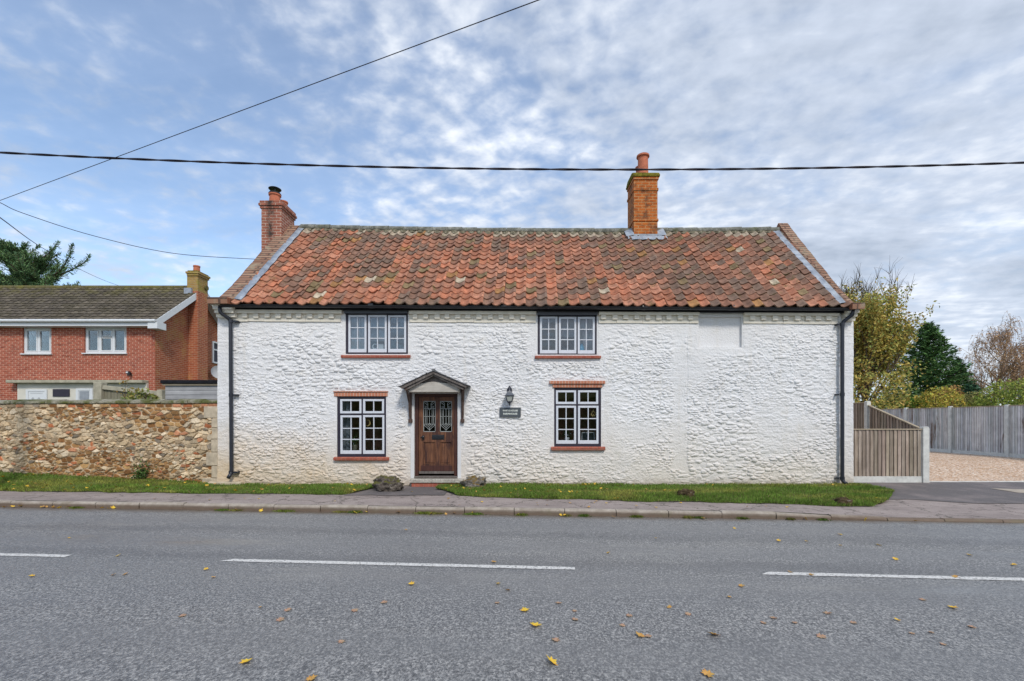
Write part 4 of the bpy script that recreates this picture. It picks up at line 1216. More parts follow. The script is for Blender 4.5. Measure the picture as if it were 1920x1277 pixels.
window('ul', 587, [(652.5, 687, 590, 661, 2, 3), (689.5, 725, 590, 661, 2, 3), (727, 761.5, 590.5, 661, 2, 3)], (641, 770, 666.5, 671.5), None, 'upper_glass')
window('ur', 591, [(1012, 1045.5, 593, 663, 2, 3), (1047.5, 1081, 593.5, 663, 2, 3), (1083, 1115.5, 593.5, 663.5, 2, 3)], (1003, 1126, 667.5, 672.5), None, 'upper_glass')
window('ll', 743, [(637, 677.5, 748, 775.5, 2, 1), (680, 720, 748, 775.5, 2, 1), (637.5, 677.5, 778.5, 851.5, 2, 3), (680, 720.5, 778, 851.5, 2, 3)], (627, 730, 857.5, 863), [(627, 727, 735.5, 743.2, .03), (626, 728, 733.6, 735.2, .055)], 'window_glass')
window('lr', 727, [(1042, 1080.5, 731.5, 758, 2, 1), (1083.5, 1122, 731.5, 758, 2, 1), (1042.5, 1080.5, 760.5, 832.5, 2, 3), (1083.5, 1122.5, 760.5, 832.5, 2, 3)], (1033, 1134, 838.2, 844), [(1036, 1129, 720.6, 726.8, .035), (1030, 1134, 714.5, 719.9, .075)], 'window_glass')
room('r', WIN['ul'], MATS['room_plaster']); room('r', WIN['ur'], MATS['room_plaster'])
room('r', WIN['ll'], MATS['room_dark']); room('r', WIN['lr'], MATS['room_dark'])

# ---- front door with frame, leaded lights, letter plate, knob
def front_door():
    x0, x1, z1, z0 = fX(777) + .003, fX(858) - .003, fZ(738) - .002, fZ(893) + .003
    yd = D + .045
    f = MB(); fw = .085
    f.box(x0, x0 + fw, yd, yd + .12, z0, z1); f.box(x1 - fw, x1, yd, yd + .12, z0, z1); f.box(x0 + fw, x1 - fw, yd, yd + .12, z1 - .07, z1)
    fo = f.build('door_frame', MATS['oak_frame'], house, bevel=.006)
    X0, X1, Z1, Z0 = x0 + fw + .004, x1 - fw - .004, z1 - .075, fZ(889)
    dpx = lambda p: fX(p)
    ga = (dpx(792.5), dpx(815.5)); gb_ = (dpx(824), dpx(846.5)); gz = (fZ(810), fZ(751.5))
    pz = (fZ(872), fZ(828.5))
    d = MB(); ya, yb = yd + .035, yd + .085
    d.box(X0, ga[0], ya, yb, Z0, Z1); d.box(gb_[1], X1, ya, yb, Z0, Z1); d.box(ga[1], gb_[0], ya, yb, Z0, Z1)
    for a, b in (ga, gb_):
        d.box(a, b, ya + .001, yb, gz[1], Z1); d.box(a, b, ya + .001, yb, pz[1], gz[0]); d.box(a, b, ya + .001, yb, Z0, pz[0])
        d.box(a, b, ya + .022, yb - .005, pz[0], pz[1])                                   # recessed lower panel
        d.box(a + .045, b - .045, ya + .010, ya + .021, pz[0] + .05, pz[1] - .05)          # fielded middle
        for q0, q1, r0, r1 in ((a, b, pz[1] - .014, pz[1]), (a, b, pz[0], pz[0] + .014), (a, a + .014, pz[0] + .014, pz[1] - .014), (b - .014, b, pz[0] + .014, pz[1] - .014)):
            d.box(q0, q1, ya - .006, ya + .021, r0, r1)
    o = d.build('door', MATS['oak_door'], house, bevel=.004)
    MB().box(X0 + .004, X1 - .004, ya - .012, ya - .001, Z0 + .0, Z0 + .062).build('weatherboard', MATS['oak_grey'], o, bevel=.004)
    MB().box(X0 + .05, X1 - .05, ya - .007, ya - .001, Z0 + .07, pz[0] - .02).build('kick_plate', MATS['oak_frame'], o, bevel=.003)
    for a, b in (ga, gb_):
        MB().box(a, b, ya + .026, ya + .031, gz[0], gz[1]).build('door_pane', MATS['door_glass'], o)
        c = MB(); w = b - a; h = gz[1] - gz[0]; y = ya + .018
        def ln(u0, v0, u1, v1, t=.009): c.bar((a + u0 * w, y, gz[0] + v0 * h), (a + u1 * w, y, gz[0] + v1 * h), t, t * .8, up=(0, 1, 0))
        ln(0.02, 0, .02, 1, .014); ln(.98, 0, .98, 1, .014); ln(0, .012, 1, .012, .014); ln(0, .988, 1, .988, .014)
        for v in (.25, .5, .755): ln(0, v, 1, v)
        for u in (.17, .29, .71, .83): ln(u, .25, u, .84)
        ln(.5, .25, .5, .72); ln(.5, 0, .5, .14)
        for s_ in (1, -1):
            f_ = lambda u: .5 + s_ * u
            ln(f_(.0), .14, f_(.33), .25); ln(f_(.0), .06, f_(.48), .235); ln(f_(0), .20, f_(.14), .25)
            ln(f_(.13), .755, f_(.13), .93); ln(f_(.13), .93, f_(.33), .985); ln(f_(.13), .86, f_(.48), .97); ln(f_(.0), .715, f_(.13), .755)
            ln(f_(.0), .285, f_(.10), .25)
        c.build('leading', MATS['lead_came'], o)
    lb = MB()
    lx0, lx1, lz0, lz1 = dpx(809), dpx(832), fZ(824.5), fZ(815.5)
    lb.box(lx0, lx1, ya - .012, ya - .001, lz0, lz1); lb.box(lx0 + .03, lx1 - .03, ya - .02, ya - .0121, lz0 + .03, lz1 - .022)
    lb.build('letter_plate', MATS['iron_black'], o, bevel=.004)
    kx, kz = dpx(793), fZ(820.5)
    k = MB(); k.box(kx - .03, kx + .025, ya - .008, ya - .001, kz - .055, kz + .05); k.tube([(kx, ya - .008, kz + .01), (kx, ya - .05, kz + .01)], .012, 8)
    k.tube([(kx, ya - .045, kz + .01), (kx, ya - .055, kz + .01), (kx, ya - .075, kz + .01), (kx, ya - .085, kz + .01)], [.015, .032, .032, .015], 12)
    k.box(kx - .07, kx - .015, ya - .03, ya - .0085, kz + .0, kz + .018)
    k.build('door_knob', MATS['iron_black'], o)
    # dark hall behind the lights
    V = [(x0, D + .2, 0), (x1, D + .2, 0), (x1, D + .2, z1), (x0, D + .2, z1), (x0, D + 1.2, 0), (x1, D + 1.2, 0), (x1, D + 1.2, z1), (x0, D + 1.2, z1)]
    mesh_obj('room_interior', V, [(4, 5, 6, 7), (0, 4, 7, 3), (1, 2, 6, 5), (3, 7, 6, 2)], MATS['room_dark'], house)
    MB().box(x0 + .002, x1 - .002, D - .05, yd + .13, fZ(893.5) - .03, fZ(893) - .0).build('threshold', MATS['oak_grey'], fo, bevel=.006)
    # white surround, step and brick riser
    s = MB()
    s.box(fX(770), fX(777), D - .02, D + .01, fZ(897), fZ(735)); s.build('door_surround', MATS['white_render'], house, bevel=.008)
    MB().box(fX(858), fX(865), D - .02, D + .01, fZ(897), fZ(735)).build('door_surround', MATS['white_render'], house, bevel=.008)
    y0 = D - .20
    MB().box(WX(768, y0), WX(868, y0), y0, D + .04, WZ(905.5, y0), WZ(898.8, y0)).build('doorstep', MATS['step_concrete'], house, bevel=.010)
    MB().box(WX(771.5, y0 + .03), WX(864, y0 + .03), y0 + .03, D + .03, -.03, WZ(905.7, y0 + .03)).build('step_riser', MATS['brick_sill'], house, bevel=.005)
front_door()

# ---- little gabled canopy over the door
def canopy():
    Yf = 10.74
    A = Vector((WX(812, Yf), 0, WZ(697.5, Yf))); Lf = Vector((WX(749.5, Yf), 0, WZ(727.5, Yf))); Rt = Vector((WX(877, Yf), 0, WZ(725, Yf)))
    def slope(E, t, name, mat, up):
        n = Vector((-(A.z - E.z), 0, (A.x - E.x))) if E.x < A.x else Vector(((A.z - E.z), 0, (E.x - A.x)))
        n.normalize()
        return n
    o = None
    tiles = MB(); r = random.Random(2)
    for E in (Lf, Rt):
        n = slope(E, 0, 0, 0, 0)
        d = (A - E); L_ = d.length; d.normalize()
        rows = 6
        tile_y = np.linspace(Yf - .03, D - .01, 5)
        for k in range(rows):
            for y0, y1 in zip(tile_y[:-1], tile_y[1:]):
                s0 = k * L_ / rows - .02; s1 = s0 + L_ / rows + .03
                c = E + d * ((s0 + s1) / 2) + n * (.030 + r.uniform(0, .008)); c.y = (y0 + y1) / 2
                tl = (d + n * -.06).normalized()
                tiles.obox(c, tl, (0, 1, 0), tl.cross(Vector((0, 1, 0))), (s1 - s0) / 2, (y1 - y0) / 2 - .003, .008)
    m_plain('canopy_slate', (0.19, 0.19, 0.20), 0.85, 0.3, 0.5, 22, bump=0.5)
    o = tiles.build('canopy', MATS['canopy_slate'], house)
    rg = MB(); rg.bar((A.x, Yf - .035, A.z + .055), (A.x, D - .01, A.z + .055), .07, .03); rg.build('canopy_ridge', MATS['canopy_slate'], o, bevel=.012)
    bb = MB()
    for E in (Lf, Rt):
        n = slope(E, 0, 0, 0, 0)
        e = Vector((E.x, 0, E.z)); d = (A - e).normalized()
        a = e + d * .03; b = A - d * .002
        q = n * -.015
        bb.bar((a.x + q.x, Yf + .012, a.z + q.z), (b.x + q.x, Yf + .012, b.z + q.z), .030, .058, up=n)
        bb.bar((a.x + q.x * 3 + d.x * .06, Yf + .06, a.z + q.z * 3 - .045 + d.z * .06), (b.x, Yf + .06, b.z - .06), .05, .05, up=n)
        # boarding under the slates
        bb.bar((a.x, (Yf + .04 + D) / 2, a.z + .002), (b.x, (Yf + .04 + D) / 2, b.z + .002), D - Yf - .06, .016, up=n)
    bb.build('barge_board', MATS['oak_grey'], o, bevel=.004)
    # wall plates, braces and gable boarding
    for sgn, px_f, px_b, E in ((1, 760, 770.5, Lf), (-1, 870, 867.5, Rt)):
        b = MB()
        xw = fX(px_b)
        xf = WX(px_f, Yf)
        b.bar((xf, Yf + .03, E.z - .005), (xw if sgn > 0 else xw, D - .01, E.z - .005 + .02), .06, .07)
        b.bar((xw, D - .045, fZ(789)), (xw, D - .045, E.z - .02), .055, .07, up=(0, 1, 0))
        p0 = Vector((xf + .02 * sgn, Yf + .06, E.z - .03)); p1 = Vector((xw - .01 * sgn, D - .07, fZ(781)))
        pm = (p0 + p1) / 2 + Vector((.01 * sgn, .07, .03))
        b.bar(p0, pm, .05, .05); b.bar(pm, p1, .05, .05)
        b.box(xw - .045, xw + .045, D - .10, D - .008, fZ(792.5), fZ(786))
        b.build('bracket', MATS['canopy_brown'], o, bevel=.006)
    g = MB()
    x0, x1 = fX(772), fX(863)
    yb = D - .36
    zt = fZ(721)
    g.prism([(x0, fZ(737)), (x1, fZ(737)), (x1, fZ(723)), ((x0 + x1) / 2, fZ(718)), (x0, fZ(723))], 'y', yb, D - .012)
    g.build('tie_board', MATS['canopy_board'], o, bevel=.01)
    g = MB()
    g.prism([(x0 + .05, fZ(719.0)), (x1 - .05, fZ(719.0)), (A.x, A.z - .055)], 'y', yb + .03, D - .014)
    g.build('gable_board', MATS['oak_grey'], o)
canopy()

# ---- things on and behind the cottage front
def lantern():
    x = fX(955.5); Yc = D - .17
    t = thing('wall_lantern', (x, D, WZ(757, Yc)), 'small black coach lantern on the wall above the name sign', 'lantern')
    zt = WZ(735, Yc)
    b = MB()
    b.prism([(x - .06, fZ(738.5)), (x - .065, fZ(730)), (x - .03, fZ(726)), (x, fZ(723)), (x + .03, fZ(726)), (x + .065, fZ(730)), (x + .06, fZ(738.5))], 'y', D - .045, D - .004)
    arm = [(x, D - .045, fZ(731)), (x, D - .09, fZ(727.5)), (x, Yc + .02, fZ(729)), (x, Yc, zt + .02)]
    b.tube(arm, .012, 8)
    b.build('bracket', MATS['lamp_metal'], t, bevel=.004)
    z0, z1 = WZ(753, Yc), WZ(742, Yc)
    def ring(w, z): return [(x - w, Yc - w, z), (x + w, Yc - w, z), (x + w, Yc + w, z), (x - w, Yc + w, z)]
    def frustum(m, w0, za, w1, zb): m.add(ring(w0, za) + ring(w1, zb), [(0, 3, 2, 1), (4, 5, 6, 7), (0, 1, 5, 4), (1, 2, 6, 5), (2, 3, 7, 6), (3, 0, 4, 7)])
    m = MB(); frustum(m, .118, z1 + .001, .095, z1 + .028); frustum(m, .095, z1 + .029, .062, z1 + .075); frustum(m, .055, z1 + .076, .045, z1 + .105); frustum(m, .02, z1 + .106, .008, z1 + .14)
    m.build('lamp_top', MATS['lamp_roof'], t)
    m = MB()
    for sx, sy in ((-1, -1), (1, -1), (1, 1), (-1, 1)): m.bar((x + sx * .055, Yc + sy * .055, z0), (x + sx * .095, Yc + sy * .095, z1), .016, .016)
    frustum(m, .063, z0 - .012, .064, z0 + .008); frustum(m, .10, z1 - .012, .102, z1 - .001)
    m.lathe((x, Yc, z0 - .075), [(.008, -.03), (.016, 0), (.012, .02), (.045, .05), (.055, .063)], 10)
    m.build('lamp_cage', MATS['lamp_metal'], t)
    m = MB(); frustum(m, .052, z0 + .009, .088, z1 - .014)
    g = NT('frosted_glass', 0.35, 0.5); g.color((0.55, 0.58, 0.54)); g.bsdf.inputs['Transmission Weight'].default_value = 0.3
    m.build('lamp_glass', g.m, t)
lantern()
def name_sign():
    x0, x1, z0, z1 = fX(937), fX(976.5), fZ(782), fZ(764.3)
    t = thing('name_sign', ((x0 + x1) / 2, D, z0), 'dark grey house name sign reading WHITE HOUSE FARMHOUSE below the lantern', 'name sign')
    MB().box(x0, x1, D - .055, D - .030, z0, z1).build('sign_plate', MATS['slate_sign'], t, bevel=.003)
    for x in (x0 + .06, x1 - .06): MB().tube([(x, D - .031, (z0 + z1) / 2), (x, D + .01, (z0 + z1) / 2)], .012, 8).build('fixing', MATS['iron_black'], t)
    for k, (s_, zc, wd) in enumerate((('WHITE HOUSE', fZ(770.2), .372), ('FARMHOUSE', fZ(776.2), .345))):
        cu = bpy.data.curves.new('letters', 'FONT'); cu.body = s_; cu.align_x = 'CENTER'; cu.align_y = 'CENTER'; cu.size = .07; cu.extrude = .002; cu.offset = .0012
        o = bpy.data.objects.new('letters', cu); COL.objects.link(o)
        bpy.context.view_layer.update()
        me = bpy.data.meshes.new_from_object(o.evaluated_get(bpy.context.evaluated_depsgraph_get()))
        COL.objects.unlink(o); bpy.data.objects.remove(o)
        w = max(v.co.x for v in me.vertices) - min(v.co.x for v in me.vertices)
        sc = wd / w
        me.transform(Matrix.Scale(sc, 4)); me.transform(Matrix.Rotation(R(90), 4, 'X'))
        me.transform(Matrix.Translation(Vector(((x0 + x1) / 2, D - .058, zc)) - t.location))
        me.materials.clear(); me.materials.append(MATS['sign_letters'])
        p = bpy.data.objects.new('lettering', me); p.parent = t; COL.objects.link(p)
name_sign()
def curtain(px0, px1, py0, py1, Y, mat, label, wav=.03, n=60, k=30):
    x0, x1, z1, z0 = WX(px0, Y), WX(px1, Y), WZ(py0, Y), WZ(py1, Y)
    V = []; F = []
    for i in range(n + 1):
        x = x0 + (x1 - x0) * i / n
        y = Y + wav * math.sin(i / n * k) + .4 * wav * math.sin(i / n * k * 2.3)
        V += [(x, y, z0), (x, y, z1), (x, y + .006, z0), (x, y + .006, z1)]
        if i:
            a = (i - 1) * 4
            F += [(a, a + 4, a + 5, a + 1), (a + 2, a + 3, a + 7, a + 6)]
    o = mesh_obj('curtain', V, F, MATS[mat], None, loc=((x0 + x1) / 2, Y, z0))
    return tag(o, label, 'curtain', 'curtains inside the cottage windows')
curtain(652, 690, 588, 662, D + .22, 'curtain_grey', 'pale grey curtain in the left casement of the upper window above the door side', .028)
curtain(688, 726, 588, 640, D + .32, 'sky_reflection_net', 'grey sheet added as sky reflection in the middle casement of the left upper window', .006, 30, 8)  # added sheet, stands in for sky mirrored in these panes
curtain(1046, 1090, 592, 632, D + .30, 'sky_reflection_net', 'grey sheet added as sky reflection in the middle casement of the right upper window', .010, 40, 20)  # likewise added to imitate the grey-blue sky reflection
curtain(1086, 1117, 592, 664, D + .24, 'curtain_grey', 'grey pleated curtain at the right edge of the right upper window', .03, 60, 24)
curtain(636, 659, 744, 854, D + .22, 'curtain_grey', 'long grey curtain at the left side of the lower left window', .03, 50, 17)
def ornament(name, Y, px, py, label, cat):
    return thing(name, (WX(px, Y), Y, WZ(py, Y)), label, cat)
YO = D + .16
t = ornament('vase', YO, 1090, 661, 'bright blue glazed vase on the sill of the right upper window', 'vase')
MB().lathe((WX(1090, YO), YO, WZ(662, YO)), [(.05, 0), (.075, .04), (.08, .10), (.06, .17), (.035, .20), (.045, .235)], 18).build('vase_body', MATS['blue_glaze'], t, smooth=True)
t = ornament('crescent_moon', YO, 691, 800, 'gold crescent moon ornament hanging in the lower left window', 'ornament')
V = []
cxm, czm = WX(690, YO), WZ(793, YO)
outer = [(cxm + .068 * math.cos(a), czm + .08 * math.sin(a)) for a in np.linspace(-2.1, 2.1, 20)]
inner = [(cxm - .020 + .055 * math.cos(a), czm + .066 * math.sin(a)) for a in np.linspace(2.2, -2.2, 20)]
m = MB()
for i in range(19): m.prism([outer[i], outer[i+1], inner[18 - i], inner[19 - i]], 'y', YO - .006, YO + .006)
m.tube([(cxm, YO, czm + .07), (cxm, YO, WZ(779, YO))], .002, 4)
m.build('moon_shape', MATS['gold_paint'], t)
t = ornament('hanging_teardrop', YO, 1113, 783, 'gold teardrop ornament hanging in the lower right window', 'ornament')
cxm, czm = WX(1112.5, YO), WZ(776.5, YO)
tp = [(cxm + .052 * math.sin(a) * (1 if abs(a) < 9 else 1), czm - .055 * math.cos(a) + (.06 if abs(abs(a) - math.pi) < .2 else 0)) for a in np.linspace(-math.pi, math.pi, 25)]
MB().tube([(a, YO, b) for a, b in tp], .011, 6).build('drop_ring', MATS['gold_paint'], t)
MB().lathe((cxm, YO, czm - .045), [(.0, 0), (.018, .01), (.02, .03), (.0, .05)], 8).build('drop_charm', MATS['gold_paint'], t)
t = ornament('picture_frame', D + .19, 1103, 832, 'thin white picture frame standing inside the lower right window', 'picture frame')
fy = D + .19
m = MB()
x0, x1, z0, z1 = WX(1091, fy), WX(1114, fy), WZ(832, fy), WZ(811, fy)
m.bar((x0, fy, z0), (x0, fy, z1), .018, .018, (0, 1, 0)); m.bar((x1, fy, z0), (x1, fy, z1), .018, .018, (0, 1, 0)); m.bar((x0, fy, z1), (x1, fy, z1), .018, .018, (0, 1, 0)); m.bar((x0, fy, z0), (x1, fy, z0), .018, .018, (0, 1, 0))
m.build('frame_moulding', MATS['white_glaze'], t)
MB().box(x0 + .01, x1 - .01, fy + .004, fy + .008, z0 + .01, z1 - .01).build('backing', MATS['room_plaster'], t)
def flowers(px, py, pot_mat, leafcol, label, npetal, ph, seed):
    t = ornament('flower_pot', YO, px, py, label, 'pot plant')
    x, z = WX(px, YO), WZ(py, YO)
    MB().lathe((x, YO, z), [(.04, 0), (.055, .02), (.06, ph * .8), (.05, ph)], 14).build('pot', MATS[pot_mat], t, smooth=True)
    r = random.Random(seed); m = MB(); f = MB()
    for k in range(70):
        c = Vector((x + r.gauss(0, .055), YO + r.gauss(0, .03), z + ph + abs(r.gauss(.08, .07))))
        a = Vector((r.uniform(-1, 1), r.uniform(-1, 1), r.uniform(-1, 1))); b = a.orthogonal().normalized() * .014; a = a.normalized() * .028
        g = r.uniform(.6, 1.5)
        m.add([c - a, c + b, c + a, c - b], [(0, 1, 2, 3)], tuple(q * g for q in leafcol))
    for k in range(npetal):
        c = Vector((x + r.gauss(0, .055), YO - .03 + r.gauss(0, .02), z + ph + abs(r.gauss(.10, .06))))
        MB().lathe(tuple(c), [(.004, -.012), (.016, 0), (.012, .012), (.002, .016)], 7).build('flower', MATS['white_glaze'], t)
    m.build('leaves', MATS['foliage'], t, fixn=False, colattr=True)
flowers(666, 846, 'old_fence', (.10, .22, .05), 'green pot plant with white flowers inside the lower left window', 9, .16, 3)
flowers(1063, 830, 'white_glaze', (.03, .08, .03), 'white vase of leaves on the sill of the lower right window', 4, .14, 5)
t = ornament('letter_ornament', YO, 706, 655, 'white decorative letters standing on the sill of the left upper window', 'ornament')
m = MB(); cx_, cz_ = WX(703, YO), WZ(650, YO)
m.tube([(cx_ + .055 * math.cos(a), YO, cz_ + .062 * math.sin(a)) for a in np.linspace(.9, 5.4, 14)], .014, 6)
m.build('curved_letter', MATS['white_glaze'], t)
MB().box(WX(709, YO), WX(719, YO), YO, YO + .05, WZ(656, YO), WZ(645, YO)).build('square_letter', MATS['white_glaze'], t, bevel=.01)
# ------------------------------------------------------------------ rubble garden wall
def garden_wall():
    t = thing('garden_wall', (-10.5, 11.5, 0.3), 'rubble stone and brick garden wall with a mossy coping left of the cottage', 'wall')
    A = np.array(WALL_A); B = np.array(WALL_B); L_ = np.linalg.norm(B - A); u = (B - A) / L_; nrm = np.array([u[1], -u[0]])
    if nrm[1] > 0: nrm = -nrm
    Z0, Z1 = -.05, 2.13
    ss = np.concatenate([np.arange(0, 7.6, .0125), np.linspace(7.6, L_, 300)]); zs = np.arange(Z0, Z1 + .001, .0125)
    s_, Z = np.meshgrid(ss, zs)
    wx = s_ + .09 * (fbm(s_ * 3, Z * 3, 61, 3) - .5); wz = Z + .10 * (fbm(s_ * 2, Z * 3, 62, 3) - .5)
    f1, f2, i1 = worley(wx, wz, .190, .096, 71, .95)
    g1, g2, j1 = worley(wx + 3, wz, .125, .066, 75, .95)
    m = (fbm(s_ * .8, Z * 1.1, 66, 3) > .5)
    e = np.where(m, f2 - f1, g2 - g1); idv = np.where(m, i1, j1)
    k1, k2, l1 = worley(s_, Z, .24, .085, 81, .2, 6)
    top = Z > 2.03
    e = np.where(top, k2 - k1, e); idv = np.where(top, l1, idv)
    inn = sstep(.05, .20, e)
    id2 = np.modf(idv * 37.7)[0]; id3 = np.modf(idv * 91.3)[0]
    h = inn * (.012 + .045 * id2) + .010 * fbm(s_ * 14, Z * 14, 64, 3)
    pal = np.array([(.40, .36, .29), (.47, .43, .35), (.35, .30, .23), (.27, .17, .085), (.20, .11, .050), (.40, .16, .085), (.44, .23, .15), (.21, .20, .185), (.56, .53, .46), (.36, .25, .13), (.44, .385, .29), (.52, .47, .38)])
    # browner carrstone low and to the right, greyer to the left
    brown = sstep(.36, .58, fbm(s_ * .5, Z * .9, 83, 3) + .10 * (1 - Z / 2.1) + .10 * sstep(6, 0, s_) - .06)
    pi_ = np.where(id3 < .07 + .35 * top, np.where(id2 < .5, 5, 6), np.where(id2 < brown * .82, np.where(id3 < .5, 3, np.where(id3 < .8, 4, 9)), np.select([id2 < .2, id2 < .42, id2 < .58, id2 < .66, id2 < .76, id2 < .9], [0, 1, 2, 7, 8, 10], 11))).astype(int)
    c = pal[pi_] * (.66 + .62 * np.modf(idv * 213.1)[0])[..., None]
    mort = np.array([.55, .44, .30])[None, None] * (.85 + .3 * fbm(s_ * 6, Z * 6, 90, 3))[..., None]
    c = c * np.array([1.26, 1.09, .90]) * inn[..., None] + mort * (1 - inn)[..., None]
    P = A[None, None] + u[None, None] * s_[..., None] + nrm[None, None] * h[..., None]
    V = np.concatenate([P, Z[..., None]], -1).reshape(-1, 3)
    nx, nz = len(ss), len(zs)
    i = np.arange(nz - 1)[:, None] * nx + np.arange(nx - 1)[None, :]
    F = np.stack([i, i + nx, i + nx + 1, i + 1], -1).reshape(-1, 4).tolist()
    bk = [A - nrm * .34, B - nrm * .34]
    V = V.tolist(); n = len(V)
    V += [(bk[0][0], bk[0][1], Z0), (bk[1][0], bk[1][1], Z0), (bk[1][0], bk[1][1], Z1), (bk[0][0], bk[0][1], Z1), (A[0], A[1], Z1), (B[0], B[1], Z1)]
    F += [[n, n + 1, n + 2, n + 3], [n + 3, n + 2, n + 5, n + 4]]
    C = np.concatenate([c.reshape(-1, 3), np.full((6, 3), .35)])
    mesh_obj('stonework', V, F, MATS['rubble_stone'], t, cols=C)
    r = random.Random(9)
    m = MB(); s0 = 0.0
    ux = Vector((u[0], u[1], 0)); nv = Vector((nrm[0], nrm[1], 0))
    while s0 < L_ - .1:
        w = min(r.uniform(.28, .62), L_ - s0)
        a = Vector((A[0], A[1], 0)) + ux * (s0 + .004); b = a + ux * (w - .008)
        fr = nv * (.055 + r.uniform(-.012, .015)); bkk = nv * -.36
        z0 = Z1 + .002 + r.uniform(0, .006); zf = z0 + .050 + r.uniform(-.01, .014); zb = z0 + .115 + r.uniform(-.015, .015)
        k = len(m.V)
        mid = nv * (-.14 + r.uniform(-.03, .03))
        Vv = []
        for p in (a, b):
            for q, z in ((fr, z0), (fr * .96, zf), (mid, zb), (bkk, zb - .03), (bkk, z0)):
                w_ = p + q; Vv.append((w_.x, w_.y, z + r.uniform(-.005, .005)))
        m.add(Vv, [(0, 1, 2, 3, 4), (9, 8, 7, 6, 5)] + [(i, i + 5, (i + 1) % 5 + 5, (i + 1) % 5) for i in range(5)])
        s0 += w
    cp = m.build('coping', MATS['mossy_coping'], t, bevel=.010)
    # dressed end stones against the cottage
    q = MB(); z = .02; k = 0
    for h, wd, col in ((.26, .40, 0), (.30, .16, 0), (.34, .30, 0), (.32, .17, 0), (.28, .15, 0), (.24, .16, 0), (.30, .36, 0)):
        c_ = Vector((A[0], A[1], 0)) + ux * (wd / 2 + .002) + nv * (.015) ; c_.z = z + h / 2
        q.obox(c_, ux, nv, (0, 0, 1), wd / 2, .05, h / 2 - .006); z += h
    q.build('quoin', MATS['quoin_stone'], t, bevel=.014)
garden_wall()
MB().box(-7.42, -6.62, D - .14, D + .02, -.05, .21).build('plinth_stone', MATS['quoin_stone'], house, bevel=.03)

# ------------------------------------------------------------------ red brick house on the left
def holes_wall(x0, x1, z0, z1, Y, holes, depth, extra=None):
    xs = sorted({x0, x1} | {h[0] for h in holes} | {h[1] for h in holes}); zs = sorted({z0, z1} | {h[2] for h in holes} | {h[3] for h in holes})
    V = []; F = []
    def quad(*p):
        n = len(V); V.extend(p); F.append((n, n + 1, n + 2, n + 3))
    for a, b in zip(xs[:-1], xs[1:]):
        for c, d in zip(zs[:-1], zs[1:]):
            mx, mz = (a + b) / 2, (c + d) / 2
            if any(h[0] < mx < h[1] and h[2] < mz < h[3] for h in holes): continue
            quad((a, Y, c), (b, Y, c), (b, Y, d), (a, Y, d))
    for a, b, c, d in holes:
        quad((a, Y, c), (a, Y, d), (a, Y + depth, d), (a, Y + depth, c)); quad((b, Y, d), (b, Y, c), (b, Y + depth, c), (b, Y + depth, d))
        quad((a, Y, d), (b, Y, d), (b, Y + depth, d), (a, Y + depth, d)); quad((b, Y, c), (a, Y, c), (a, Y + depth, c), (b, Y + depth, c))
        # a dim room behind
    return V, F
